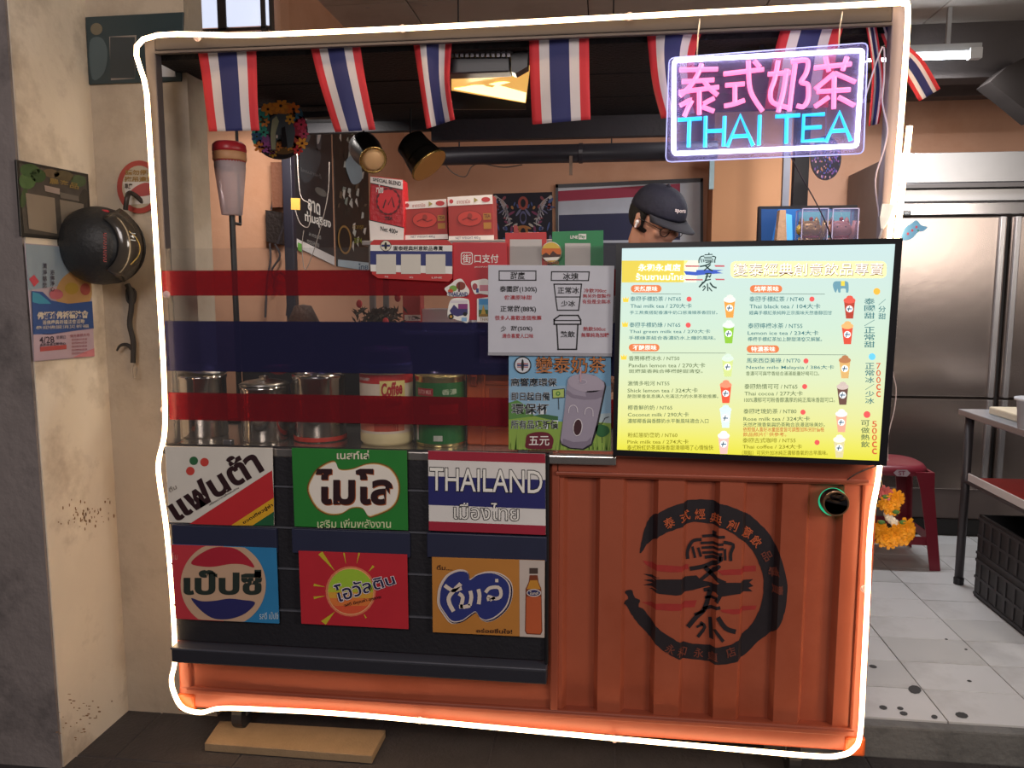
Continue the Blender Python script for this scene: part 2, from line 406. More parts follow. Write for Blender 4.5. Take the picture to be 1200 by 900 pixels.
# kinks of the corrugation on the right panel
zmid = 690
edges = [662, 700, 732, 768, 803, 840, 873, 913, 948, 985]
KX = [at(x + (x - 600) * 0, 640, 0).x for x in edges]
sl = .013; ramp = []; ramp.append((XM + .012, 0.0))
for i, X in enumerate(KX):
    a, b = (0., .024) if i % 2 == 0 else (.024, 0.)
    ramp += [(X - sl / 2, a), (X + sl / 2, b)]
ramp.append((XR - .035, 0.0))
def corr(X):
    if X <= ramp[0][0] or X >= ramp[-1][0]: return 0.
    for (x0, a), (x1, b) in zip(ramp, ramp[1:]):
        if x0 <= X <= x1: return a + (b - a) * (X - x0) / (x1 - x0)
    return 0.
ZR1 = ZB + .075; ZR2 = ZW - .075
bm = BM(); col_ = [(bm.verts.new((x, y + .012, ZR1)), bm.verts.new((x, y + .012, ZR2)), bm.verts.new((x, .06, ZR1)), bm.verts.new((x, .06, ZR2))) for x, y in ramp]
for A, B in zip(col_, col_[1:]):
    bm.faces.new((A[0], B[0], B[1], A[1])); bm.faces.new((A[2], A[3], B[3], B[2])); bm.faces.new((A[1], B[1], B[3], A[3])); bm.faces.new((A[0], A[2], B[2], B[0]))
obj('corrugated_panel', bm, OR, stall)
bxo('flat_panel', (XL + .03, .012, ZR1 - .01), (XM + .012, .05, ZW - .03), OR, stall)
bxo('bottom_rail', (XL, 0, ZB), (XR, .06, ZR1), ORD, stall, bevel=.006)
bxo('bottom_rail', (XL + .03, -.006, ZR1 - .022), (XR - .03, .0, ZR1 - .006), ORD, stall)
bxo('top_rail', (XM, -.002, ZR2), (XR, .06, ZW), ORD, stall, bevel=.006)
bxo('top_rail', (XM, -.012, ZR2 + .008), (XR - .03, 0, ZR2 + .02), ORD, stall)
for x in (XL, XR - .045): bxo('corner_post', (x, 0.002, ZB), (x + .045, .06, ZW), OR, stall, bevel=.008)
bxo('corner_post', (XM - .012, -.002, ZR1), (XM + .012, .03, ZW), ORD, stall)
bxo('side_panel', (XL + .004, .06, ZB), (XL + .03, DEP, ZW - .02), OR, stall); bxo('side_panel', (XR - .03, .06, ZB), (XR - .004, DEP, ZW - .02), OR, stall)
bxo('base_plate', (XL + .03, .06, ZB), (XR - .03, DEP, ZB + .03), ORD, stall)
for x in (XL - .004, XR - .058): bxo('corner_casting', (x, -.008, ZB - .012), (x + .062, .07, ZB + .05), mat('d2602f', .4), stall, bevel=.008)
# casters
for x, y in ((at(282, 855, .08).x, .1), (at(930, 880, .08).x, .1), (at(282, 855, .08).x, .45), (at(930, 880, .08).x, .45)):
    zb = .03 if x < 0 else 0.004
    if x > XK - .05 and y > KF - .08: zb = .12
    if zb > ZB - .03: continue
    bm = BM(); rr = min(.05, (ZB - zb) / 2 - .005); lathe(bm, [(rr, -.018), (rr, .018)], (x, y, zb + rr), 20, (1, 0, 0))
    c = obj('caster', bm, mat('26262a', .5), stall, smooth=False)
    bm = BM(); box(bm, (x - .03, y - .03, ZB - .012), (x + .03, y + .03, ZB)); box(bm, (x - .027, y - .02, zb + rr), (x - .021, y + .02, ZB)); box(bm, (x + .021, y - .02, zb + rr), (x + .027, y + .02, ZB))
    obj('caster_fork', bm, mat('8d8a88', .35, metal=.8), c)
# counter
bxo('worktop', (XL, -.03, ZW - .028), (at(722, 540, 0).x, DEP, ZW), mat('b8b3ae', .22, metal=.85, var=.05), stall, bevel=.004)
bxo('worktop', (at(722, 540, 0).x + .002, 0.0, ZW - .028), (XR - .05, DEP, ZW), mat('b8b3ae', .22, metal=.85, var=.05), stall, bevel=.004)
# frame
YRB = .98
for x in (XL, XR - .035): bxo('upright', (x, .0, ZW), (x + .035, .035, ZT), GALV if x < 0 else GALR, stall)
bxo('top_beam', (XL + .0355, 0, ZT - .045), (XR - .0355, .04, ZT), TBM, stall)
bxo('top_beam', (XL + .0355, -.004, ZT - .055), (XR - .0355, .012, ZT - .048), GALV, stall, bevel=0)
BK = mat('19171b', .9, var=.25, bump=.9, scale=14)
ZRF = ZT - .06
bm = BM(); box(bm, (XL, .05, ZRF), (XR, YRB, ZRF + .03)); obj('roof_panel', bm, BK, stall)
for k in (2, 4):
    y = .05 + k * (YRB - .05) / 6; bxo('roof_batten', (XL, y, ZRF - .004), (XR - .05, y + .02, ZRF), mat('1b191c', .9), stall)
bxo('rear_beam', (at(505, 150, YRB).x, YRB, at(600, 163, YRB).z), (at(792, 150, YRB).x, YRB + .04, ZRF + .03), mat('35333a', .6, bump=.2), stall)
bxo('rear_beam', (XL, YRB, at(600, 150, YRB).z), (at(505, 150, YRB).x - .003, YRB + .04, ZRF + .03), mat('201f23', .7, bump=.2), stall)
bxo('rear_beam', (at(792, 150, YRB).x + .003, YRB, at(900, 62, YRB).z), (XR - .05, YRB + .04, ZRF + .03), mat('201f23', .7, bump=.2), stall)
bpk = mat('1a1823', .4, bump=.05)
xa = at(339, 300, YRB).x; bxo('rear_post', (xa - .022, YRB, .122), (xa + .022, YRB + .04, at(339, 150, YRB).z), bpk, stall)
xa = at(938, 230, YRB).x; bxo('rear_post', (xa - .03, YRB, .122), (xa + .03, YRB + .04, ZRF), bpk, stall)
under_roof_fill((-1.2, .70, ZRF - .05), (-1.45, 1.1, 1.6), 9, 'added slim fill lamp at the left end under the stall roof')
under_roof_fill((.62, .12, ZRF - .05), (.5, .5, 1.4), 6, 'added slim fill lamp above the seller behind the neon sign')
bxo('rear_panel', (XL + .03, DEP - .02, ZW), (at(562, 400, DEP).x, DEP - .002, at(400, 378, DEP).z), mat('24232c', .6, var=.2), stall)
# painted round emblem, following the corrugation
P = Print(PY(-.0005), corr, sorted([x for x, _ in ramp])); P.pl = PY(.0112); C6 = cr(700, 570, 4.092)
EB = mat('211a20', .55, var=.3, scale=40); ER = mat('a3302c', .55, var=.25, scale=30)
ring = [(205, 330), (215, 270), (240, 185), (265, 150), (310, 118), (380, 88), (460, 73), (560, 76), (660, 105), (710, 130), (760, 165), (840, 250), (890, 370), (912, 480), (900, 600), (860, 690), (780, 760), (700, 830), (600, 855), (500, 850), (400, 835), (320, 790), (250, 730), (180, 650), (150, 600), (130, 570), (150, 548), (132, 520), (165, 510), (180, 545), (205, 560), (200, 590), (225, 605), (270, 660), (330, 710), (420, 760), (520, 775), (620, 765), (690, 730), (750, 670), (790, 590), (805, 480), (790, 400), (750, 320), (690, 255), (620, 210), (550, 190), (470, 182), (380, 205), (300, 240), (240, 290), (222, 318)]
ring2 = [(p.x + random.uniform(-1.6, 1.6), p.y + random.uniform(-1.6, 1.6)) for p in smooth([(x, y, 0) for x, y in ring], 5, True)]
P.poly(C6(ring2), EB, 1)
for q in ([(220, 368), (260, 374), (330, 378), (440, 386), (442, 410), (350, 412), (262, 404), (235, 388)], [(575, 404), (640, 398), (768, 392), (768, 420), (690, 424), (600, 426)],
          [(215, 570), (300, 562), (400, 564), (482, 560), (470, 594), (360, 598), (262, 590)], [(588, 592), (680, 588), (772, 586), (765, 606), (650, 614), (600, 604)]): P.poly(C6(q), ER, 1)
P.poly(C6([(222, 432), (300, 438), (260, 446), (400, 446), (480, 440), (500, 462), (560, 476), (600, 462), (700, 462), (755, 458), (735, 474), (756, 492), (730, 500), (752, 518), (680, 516), (590, 530), (540, 490), (460, 512), (380, 524), (300, 516), (250, 502), (290, 494), (222, 486), (270, 474), (225, 462), (280, 456)]), EB, 2)
emb = [([(508, 250), (612, 243)], 12), ([(565, 222), (565, 246)], 15), ([(505, 266), (465, 272), (444, 300), (436, 330), (438, 360)], 14), ([(460, 300), (474, 355)], 11), ([(488, 305), (502, 350)], 11), ([(500, 283), (605, 279)], 11),
       ([(505, 306), (605, 301)], 11), ([(508, 330), (600, 326)], 11), ([(605, 268), (652, 280), (640, 320), (640, 358)], 14), ([(612, 300), (614, 355)], 11), ([(590, 330), (588, 360)], 10), ([(520, 352), (600, 344), (566, 372)], 14),
       ([(448, 408), (515, 396), (570, 372)], 18), ([(588, 380), (545, 425), (500, 462)], 15), ([(520, 398), (570, 445), (615, 466)], 18),
       ([(515, 510), (592, 505), (570, 560)], 16), ([(520, 546), (575, 540)], 12), ([(545, 512), (520, 600), (480, 640), (438, 690)], 20), ([(510, 600), (590, 582)], 14), ([(470, 630), (520, 610)], 12),
       ([(578, 628), (615, 680), (664, 698)], 20), ([(545, 640), (550, 742)], 15), ([(498, 668), (520, 690), (486, 738)], 14), ([(480, 690), (512, 676)], 10), ([(562, 690), (605, 745)], 14)]
for s_, w in emb: P.stroke(C6(s_), w / 4.092 * 1.15, EB, 3, 3)
obj_e = P.done('painted_emblem', stall, 'black and red brush ring emblem with two large characters')
P = Print(PY(.0112), corr, sorted([x for x, _ in ramp])); OT = mat('c45f38', .5)
for ch, x, y, a in (('泰', 345, 175, -28), ('式', 423, 148, -14), ('經', 497, 143, -3), ('典', 572, 160, 8), ('創', 650, 187, 22), ('意', 725, 230, 36), ('飲', 770, 275, 48)):
    P.rtext(ch, 700 + x / 4.092, 570 + y / 4.092, 12, 12, a, OT, 5, .012)
OT2 = mat('75392b', .6)
for ch, x, y, a in (('品', 822, 345, 60), ('專', 850, 420, 75), ('賣', 868, 500, 90), ('永', 350, 782, 28), ('和', 408, 802, 14), ('永', 490, 815, 4), ('貞', 555, 822, -4), ('店', 640, 795, -18)):
    P.rtext(ch, 700 + x / 4.092, 570 + y / 4.092, 11, 11, a, OT2, 5, .01)
P.done('painted_lettering', stall, 'small characters around the ring')
# wooden planks under the front
P0 = PZ(0)
a, b, c, d = P0.at(240, 882), P0.at(436, 897), P0.at(452, 866), P0.at(258, 855)
WD = mat('9c8263', .7, var=.2, scale=20, bump=.3)
bm = BM(); hull_slab(bm, [Vector((*v.xy, .034)) for v in (a, b, c, d)], [Vector((*v.xy, .006)) for v in (a, b, c, d)])
pk = obj('wooden_board', bm, WD, label='thick pale plywood board lying under the left caster', cat='board'); bevel_obj(pk, .002)
# ======================= LED ROPE =======================
rp = [(168, 46), (300, 41), (500, 32), (800, 16), (1040, 4), (1058, 4), (1064, 14), (1059, 100), (1050, 210), (1043, 272), (1040, 330), (1034, 450), (1031, 545), (1022, 600), (1018, 650), (1017, 690), (1012, 790), (1008, 860), (1000, 878), (985, 885), (955, 886), (850, 877), (650, 859), (420, 838), (320, 832), (260, 830), (235, 835), (214, 829), (204, 812), (201, 795), (205, 770), (202, 700), (195, 620), (187, 565), (186, 540), (193, 505), (192, 440), (187, 350), (179, 220), (172, 110)]
rope = root('light_rope', at(600, 860, -.03), 'glowing warm white LED light rope looped around the stall outline', 'light rope')
path = smooth([at(x, y, -.028 if not (1030 < x < 1052 and 240 < y < 560) else -.012) for x, y in rp], 5, True)
LEDM = mat('ffe0b8', .3, emit=9.0, ecol='ffd6a4')
obj('rope', tube(BM(), path, .0078, 8, True), LEDM, rope)
for x, y in ((231, 44), (472, 33.5), (738, 19), (192, 480), (1013, 690), (492, 844), (720, 866), (195, 345)):
    p = at(x, y, -.028); bm = BM(); ball(bm, p, .0115, seg=10); obj('clip', bm, FROST, rope)
r2 = root('light_rope', at(1045, 285, -.01), 'second short rope of warm lights beside the upper right upright', 'light rope')
obj('rope', tube(BM(), smooth([at(x, y, -.02) for x, y in ((1066, 148), (1063, 175), (1058, 215), (1053, 262), (1051, 279))], 5), .0085, 8), LEDM, r2)
bm = BM(); tube(bm, [at(1041, 240, -.03), at(1037, 256, -.03), at(1034, 268, -.03)], [.016, .013, .004], 10); obj('plug_cover', bm, mat('f6ead8', .5, emit=.6), r2)
obj('cable', tube(BM(), smooth([at(1034, 268, -.03), at(1031, 278, -.03), at(1028, 285, .0)], 4), .003, 6), mat('d8cfd0', .5), r2)
# ======================= SIGN RACK AND TIN SIGNS =======================
YR = -.03
XA = at(200, 640, YR).x; XB = at(642, 660, YR).x
rack = root('sign_rack', ((XA + XB) / 2, -.01, at(420, 780, YR).z), 'black slatted board rack holding six printed drink signs', 'rack')
zs = [at(490, y, YR).z for y in (528, 575, 624, 673, 723, 768)]
slm = mat('1f1e24', .55, var=.2, bump=.2)
for z1, z0 in zip(zs, zs[1:]): bxo('slat', (XA, YR + .004, z0 + .004), (XB, YR + .02, z1), slm, rack, bevel=.002)
for z1 in zs[1:-1]: bxo('slat_lip', (XA, YR - .004, z1 - .002), (XB, YR + .012, z1 + .003), mat('6c6d76', .35, metal=.4), rack, bevel=0)
nv = mat('272b44', .5, var=.1)
for xa_, xb_ in ((203, 325), (343, 481), (501, 641)):
    m_ = (xa_ + xb_) / 2; yy = 612 + (m_ - 200) * .031
    bxo('rail', (at(xa_, yy, YR).x, YR - .012, at(m_, yy + 31, YR).z), (at(xb_, yy, YR).x, YR + .004, at(m_, yy + 2, YR).z), nv, rack)
zl = at(430, 766, YR).z; bxo('ledge', (XA, YR - .03, zl - .055), (XB, YR + .03, zl - .008), mat('2a2a32', .5, bump=.1), rack, bevel=.004)
bxo('ledge_rim', (XA, YR - .036, zl - .008), (XB, YR + .03, zl), mat('4a4b55', .4), rack)
bxo('side_strip', (XB - .008, YR - .008, zl), (XB + .003, YR + .02, zs[0]), mat('111014', .5), rack)
def board(name, quad, Y, m, label, cat, group=None, th=.005, plane=None):
    pl = plane or PY(Y); r = root(name, pl.at(sum(q[0] for q in quad) / 4, max(q[1] for q in quad)), label, cat, group)
    b = obj('board', slab(BM(), quad, pl, th), m, r); bevel_obj(b, .0008, 1)
    return r, pl
G6 = None
YS = -.046
# 1 white sign, slanted stripes
r, pl = board('drink_sign', [(193, 523), (319, 525), (321, 616), (198, 612)], YS, mat('dcd6cc', .45), 'white sign with slanted dark maroon lettering and red and yellow stripes', 'sign')
C = cr(180, 510, 5); P = Print(pl); RD = mat('c22b32', .5); YE = mat('dba526', .5); GR = mat('1f5a38', .5)
P.poly(C([(210, 520), (694, 206), (704, 366), (455, 528)]), RD); P.poly(C([(455, 528), (704, 366), (704, 448), (580, 529)]), YE); P.poly(C([(580, 529), (704, 448), (705, 529)]), GR)
P.ell(180 + 235 / 5, 510 + 150 / 5, 5, 5, mat('2f6640', .5)); P.ell(180 + 298 / 5, 510 + 158 / 5, 5, 5, mat('c8443a', .5)); P.ell(180 + 215 / 5, 510 + 210 / 5, 5, 5, mat('c8443a', .5))
MR = mat('2c1218', .5)
r1 = P.done('artwork', r); P = Print(pl)
P.text('แฟนต้า', C([(62, 375), (556, 62), (642, 205), (142, 500)]), MR, 3, .035)
P.text('เครื่องหมายการค้าจดทะเบียน', C([(322, 403), (494, 302), (500, 312), (328, 413)]), MR, 3, .01)
P.text('ขวดเดียวซู่ซ่า', C([(518, 505), (690, 397), (702, 420), (532, 525)]), MR, 3, .02)
P.text('ดื่ม', C([(85, 310), (125, 285), (138, 312), (96, 336)]), mat('8d8278', .5), 3, .01); P.done('lettering', r)
# 2 green sign
r, pl = board('drink_sign', [(341.6, 525), (476.6, 528), (478, 621.6), (345, 617)], YS, mat('2a8034', .45), 'green sign with dark brown lettering on a white wavy cloud shape', 'sign')
P = Print(pl); bl = [(360, 575), (364, 560), (374, 547), (391, 539.5), (397, 549), (412, 549), (430, 543), (446, 543), (460, 550), (468.5, 566), (467, 585), (458, 597), (440, 605), (432, 606), (425, 596.5), (412, 596), (399, 603), (383, 603), (369, 594)]
P.blob(bl, mat('7c4a24', .5), 1); cx_, cy_ = 414, 573
P.blob([(cx_ + (x - cx_) * .975, cy_ + (y - cy_) * .965) for x, y in bl], mat('d7b26a', .5), 2); P.blob([(cx_ + (x - cx_) * .955, cy_ + (y - cy_) * .935) for x, y in bl], mat('eee6da', .45), 3); P.done('artwork', r)
P = Print(pl); P.text('ไมโล', (373, 552, 459, 591), mat('b05a2a', .5), 4, .035); P.text('ไมโล', (372, 551, 458, 590), MR, 5, .035)
P.text('เนสท์เล่', (395, 528, 432, 538), CREAM, 3, .02); P.text('เสริม เพิ่มพลังงาน', (372, 608, 458, 618.5), mat('cfd8a8', .5), 3, .015); P.done('lettering', r)
# 3 flag sign
r, pl = board('flag_sign', [(501.6, 528), (639, 532), (639.4, 627), (502.6, 621.6)], YS, mat('e4e0dc', .45), 'sign with red white and navy stripes and outlined white country name', 'sign')
def lerpq(q, u, v): return ((q[0][0] * (1 - u) + q[1][0] * u) * (1 - v) + (q[3][0] * (1 - u) + q[2][0] * u) * v, (q[0][1] * (1 - u) + q[1][1] * u) * (1 - v) + (q[3][1] * (1 - u) + q[2][1] * u) * v)
q = [(501.6, 528), (639, 532), (639.4, 627), (502.6, 621.6)]; P = Print(pl)
for v0, v1, m in ((0, .115, mat('a3283c', .45)), (.32, .68, mat('2a2c6c', .45)), (.885, 1, mat('a3283c', .45))): P.poly([lerpq(q, 0, v0), lerpq(q, 1, v0), lerpq(q, 1, v1), lerpq(q, 0, v1)], m)
P.done('artwork', r); P = Print(pl); q2 = [(504, 548), (635.5, 552), (635.5, 578), (504, 574.5)]
P.text('THAILAND', q2, INK, 2, .03); P.text('THAILAND', q2, WHITE, 3, .004); q2 = [(532, 588), (608, 590.5), (608, 610.5), (532, 608)]
P.text('เมืองไทย', q2, INK, 2, .035); P.text('เมืองไทย', q2, WHITE, 3, -.002); P.done('lettering', r)
# 4 round emblem sign
q = [(200, 638), (323.6, 642.4), (327, 731), (206, 725)]
r, pl = board('drink_sign', q, YS, mat('2f80b4', .45), 'red and blue sign with tan disc of red and navy waves', 'sign')
P = Print(pl); P.poly([q[0], (262, 640), (262, 728), q[3]], mat('c23a44', .45)); 
def inq(n, cx, cy, rad):
    o = []
    for i in range(n):
        a = 2 * math.pi * i / n; x = cx + rad * math.cos(a); y = cy + rad * math.sin(a); top = 638 + (x - 200) * .036; bot = 725 + (x - 206) * .05
        o.append((x, min(max(y, top + .3), bot - .3)))
    return o
P.poly(inq(60, 261.6, 685, 50), mat('c9a68a', .5), 2)
P.blob([(224, 660.5), (232, 651), (248, 642.5), (262, 641), (277, 643.5), (291, 654), (298, 665), (285, 661.5), (270, 661), (252, 664), (238, 664)], mat('ad2436', .5), 3, 4)
P.blob([(224, 701), (236, 704.5), (252, 704), (268, 701.5), (284, 703), (299, 706), (290, 717), (277, 723.5), (262, 726), (247, 723.5), (233, 713)], mat('2a2a62', .5), 3, 4); P.done('artwork', r)
P = Print(pl); P.text('เป๊ปซี่', (217, 669, 305, 696), mat('27312c', .5), 4, .04); P.text('ดื่ม', (201, 647, 208, 656), mat('e08a86', .5), 3); P.text('รสดี เป๊ปซี่', (304, 717, 326, 725.5), mat('bcd0dc', .5), 3, .01); P.done('lettering', r)
# 5 sun sign
q = [(349.6, 645.6), (477, 650), (478.6, 737.6), (353, 731)]
r, pl = board('drink_sign', q, YS, mat('bf2a36', .45), 'red sign with a lime and orange sun and slanted navy lettering', 'sign')
P = Print(pl); cx_, cy_ = 411, 693
for a, l0, l1, w in ((-128, 30, 58, 6), (-100, 32, 46, 2), (-78, 32, 48, 2), (-48, 31, 40, 3), (190, 30, 44, 3), (170, 30, 44, 3), (128, 30, 52, 7), (60, 30, 36, 2)):
    ca, sa = math.cos(R(a)), math.sin(R(a)); p1 = (cx_ + ca * l0, cy_ + sa * l0); p2 = (cx_ + ca * l1, cy_ + sa * l1)
    p2 = (min(max(p2[0], 351), 476), min(max(p2[1], 648), 730)); P.poly([p1, (p2[0] - sa * w / 2, p2[1] + ca * w / 2), (p2[0] + sa * w / 2, p2[1] - ca * w / 2)], mat('c7b52f', .5), 1)
P.ell(cx_, cy_, 29.5, 29.5, mat('dc7a58', .5), 1); P.ell(cx_, cy_, 27.5, 27.5, mat('f0b07a', .5), 2)
for k, cc in enumerate(('dd5a38', 'df7a3c', 'd8a03a', 'b4bb36', '9fc238')):
    n = 30; yb = [cy_ + 27, cy_ + 17, cy_ + 8, cy_ + 1, cy_ - 5][k]; pts = []
    for i in range(n):
        a = 2 * math.pi * i / n; pts.append((cx_ + 26.5 * math.cos(a), min(cy_ + 26.5 * math.sin(a), yb)))
    P.poly(pts, mat(cc, .5), 3 + k)
P.done('artwork', r); P = Print(pl); q2 = [(391, 686), (459, 671.5), (463.5, 684), (396, 706)]
P.text('โอวัลติน', q2, mat('e8d8dc', .5), 9, .05); P.text('โอวัลติน', q2, mat('1c2148', .5), 10, .012); P.text('รสดี มีคุณค่า สุขภาพ', [(403, 707), (446, 697), (447, 702), (404, 712)], MR, 9, .01); P.done('lettering', r)
# 6 orange drink sign
q = [(506, 653), (638.4, 657), (638, 747.4), (507, 741)]
r, pl = board('drink_sign', q, YS, mat('c0803a', .45), 'amber sign with blue two lobed cloud and a drawn orange soda bottle', 'sign')
P = Print(pl); C = cr(420, 620, 5); P.poly([(608.6, 656), q[1], q[2], (609, 746)], mat('c9bab0', .5))
lob = C([(462, 400), (475, 330), (520, 265), (590, 236), (640, 250), (652, 292), (700, 262), (770, 247), (840, 262), (895, 310), (905, 380), (880, 460), (820, 520), (760, 545), (718, 530), (690, 492), (650, 515), (600, 548), (540, 552), (495, 500), (466, 450)])
def grow(p, k): 
    cx = sum(a for a, _ in p) / len(p); cy = sum(b for _, b in p) / len(p); return [(cx + (x - cx) * k, cy + (y - cy) * k) for x, y in p]
P.blob(lob, mat('d8c8c0', .5), 2); P.blob([(x + .8, y + .6) for x, y in grow(lob, .965)], mat('262040', .5), 3); P.blob(grow(lob, .945), mat('d8c8c0', .5), 4); P.blob([(x - .3, y - .4) for x, y in grow(lob, .915)], mat('2b3478', .5), 5)
P.poly(C([(1003, 270), (1050, 270), (1056, 310), (1072, 350), (1078, 600), (1068, 620), (986, 616), (976, 598), (980, 350), (998, 310)]), mat('7c3a20', .5), 2)
P.poly(C([(1006, 300), (1048, 300), (1068, 352), (986, 352)]), mat('c98a30', .5), 3); P.poly(C([(984, 395), (1070, 395), (1073, 600), (1064, 614), (990, 610), (981, 596)]), mat('c05c34', .5), 3)
P.poly(C([(1002, 228), (1052, 228), (1052, 262), (1002, 262)]), mat('4a3a34', .5), 3); P.ell(420 + 1028 / 5, 620 + 374 / 5, 8.5, 4.5, mat('d8ccc8', .5), 4); P.ell(420 + 1028 / 5, 620 + 374 / 5, 7.3, 3.4, mat('2b2f62', .5), 5)
P.done('artwork', r); P = Print(pl); W2 = mat('dccdc0', .5)
for s_, w in (([(505, 330), (555, 360), (605, 345)], 22), ([(600, 320), (560, 360), (530, 400), (535, 440), (558, 482)], 24), ([(588, 378), (612, 400), (605, 455), (655, 448)], 22), ([(590, 455), (612, 452)], 24), ([(655, 362), (662, 400), (652, 448)], 22), ([(703, 352), (710, 390), (705, 440)], 22), ([(745, 372), (770, 345), (820, 342), (835, 368), (830, 398), (800, 408), (762, 395), (765, 420)], 20), ([(770, 418), (800, 400)], 16), ([(802, 302), (820, 302)], 20)): P.stroke(C(s_), w / 5, W2, 7, 3)
P.text('อร่อยชื่นใจ!', C([(692, 583), (900, 585), (900, 614), (692, 606)]), MR, 3, .02); P.text('ดื่ม....', C([(460, 210), (550, 212), (550, 242), (460, 238)]), MR, 3, .01)
P.text('ไบเล่', C([(1003, 364), (1054, 364), (1054, 384), (1003, 384)]), W2, 7, .02); P.done('lettering', r)

# ======================= CLEAR GUARD WITH FLAG FILM =======================
YG = .0
gx0 = at(190, 420, YG).x; gx1 = at(722, 420, YG).x
guard = root('splash_guard', ((gx0 + gx1) / 2, YG, ZW), 'clear acrylic guard on the counter with red and navy see-through stripes', 'guard')
bxo('clear_sheet', (gx0 + .015, YG, ZW), (gx1, YG + .004, at(400, 290, YG).z), CLEAR, guard, bevel=0)
for n_, y0, y1, fm, lb in (('film_strip', 316.5, 346.5, REDF, 'upper red film strip'), ('film_strip', 377, 437, NAVYF, 'wide navy film strip'), ('film_strip', 463, 495.5, REDF, 'lower red film strip')):
    obj(n_, box(BM(), (gx0 + .016, YG - .0022, at(400, y1, YG).z), (gx1, YG - .0006, at(400, y0, YG).z)), fm, guard, label=lb)
for x in (gx0 + .2, gx1 - .3): bxo('foot_clip', (x, YG - .01, ZW), (x + .03, YG + .014, ZW + .02), mat('9a9a9e', .3, metal=.9), guard)

# boards on the guard
YBq = -.016
def qrfree(P, x0, y0, x1, y1, lay=3): P.rect(x0, y0, x1, y1, mat('dcd6ca', .6), lay)
RD2 = mat('c8312f', .45); 
q = [(434, 281.5), (528, 281), (530, 329), (434, 326)]
pl = PY(YBq); r = root('scan_code_plate', pl.at(482, 329), 'small red white and navy plate with three pale squares and shop name', 'sign')
P0_ = [(438, 281), (524, 281), (530, 286), (530, 326), (526, 330), (443, 326), (436, 321), (434, 285)]
obj('board', slab(BM(), P0_, pl, .004), RD2, r); P = Print(pl)
P.poly([(434, 287), (530, 287.5), (530, 294.5), (434, 294)], WHITE); P.poly([(434, 294), (530, 294.5), (530, 312), (434, 310)], mat('2c3474', .5)); P.poly([(434, 310), (530, 312), (530, 321), (434.5, 318)], WHITE)
for x in (441, 470, 499): qrfree(P, x, 298, x + 23, 321)
P.ell(452, 288, 6.5, 6.5, mat('2a2224', .5), 3); P.ell(452, 288, 5.8, 5.8, CREAM, 4); P.rect(447, 286.6, 457, 289, mat('2c3474', .5), 5); P.ell(452, 288, 1.6, 4.4, INK, 6)
P.done('artwork', r); P = Print(pl); P.text('變泰經典創意飲品專賣', (461, 288.3, 519, 293.6), INK, 3, .01)
P.text('FB', (451, 323.5, 455, 325), WHITE, 3); P.text('IG', (480, 324, 484, 326), WHITE, 3); P.text('LINE', (506, 324.3, 518, 326.3), WHITE, 3); P.done('lettering', r)
r, pl = board('payment_plate', [(530, 284), (594, 284), (596, 375), (532, 375)], YBq + .012, mat('c11f2c', .4), 'tall red payment plate with white lettering behind the handwritten board', 'sign')
P = Print(pl); P.pill(540, 295.5, 554, 310, WHITE, 1, 3); P.pill(541, 296.5, 553, 309, mat('c11f2c', .4), 2, 2.5); P.text('街', (542, 298, 552, 308), WHITE, 3, .01); P.text('口支付', (556, 298, 584, 308), WHITE, 3, .01); P.text('JKOPAY', (556, 312, 572, 314), WHITE, 3); P.done('lettering', r)
# stickers on the plate
r = root('travel_sticker', PY(YG).at(534, 350), 'white edged sticker with tiny fruit and temple picture above the country name', 'sticker', None); pl = PY(-.0075)
P = Print(pl); P.blob([(521, 338), (528, 333), (534, 328), (541, 327), (546, 334), (550, 341), (546, 347), (526, 347), (524, 343)], WHITE, 1); P.ell(531, 338, 4.5, 3.6, mat('7fae4c', .5), 2); P.ell(528, 341, 3, 2.4, mat('d45a33', .5), 3); P.ell(540, 335, 5.5, 5, mat('8a3b2c', .5), 2); P.rect(537, 331, 539, 342, mat('5f2c26', .5), 3)
P.text('THAILAND', (525, 342.5, 548, 347), mat('32407a', .5), 4, .03); P.done('artwork', r)
r = root('travel_sticker', PY(YG).at(560, 346), 'white edged pink sticker half hidden by the handwritten board', 'sticker'); P = Print(pl)
P.blob([(552, 331), (560, 328), (570, 327), (576, 334), (576, 345), (562, 344), (556, 344)], WHITE, 1); P.rect(562, 334, 575, 341, mat('d68a98', .5), 2); P.ell(556.5, 336, 3, 4, mat('a84a54', .5), 2); P.rect(558, 338, 561, 343, mat('384a86', .5), 3); P.done('artwork', r)
r = root('travel_sticker', PY(YG).at(538, 377), 'die cut sticker of a purple and white three wheeled taxi', 'sticker'); P = Print(pl)
P.blob([(525, 362), (528, 352), (535, 349), (546, 350), (550, 354), (549, 377), (540, 376), (532, 374), (525, 372)], WHITE, 1)
P.poly([(528, 352), (548, 352), (548, 355), (528, 355)], mat('ded6dc', .5), 2); P.poly([(527, 364), (532, 357), (537, 362), (548, 362), (548, 368), (536, 371), (529, 368)], mat('3a3470', .5), 2); P.rect(537, 356, 548, 362, mat('86357c', .5), 3); P.ell(528.5, 371, 3.2, 3.2, INK, 4); P.ell(528.5, 371, 1.5, 1.5, mat('d0a040', .5), 5); P.ell(545, 368, 2.4, 2.4, INK, 4); P.rect(541, 372, 547, 376.5, mat('8cb6dc', .5), 4); P.done('artwork', r)
r = root('travel_sticker', PY(YG).at(566, 379), 'stamp shaped sticker of a golden temple under a blue sky', 'sticker')
P = Print(pl); P.poly([(559, 350), (573, 348), (575, 378), (559, 377)], WHITE, 1); P.rect(561, 350, 572.5, 357, mat('4a9ad2', .5), 2); P.rect(561, 357, 572.5, 363, mat('86bcd6', .5), 2); P.rect(561, 363, 572.5, 371, mat('3d6a44', .5), 2)
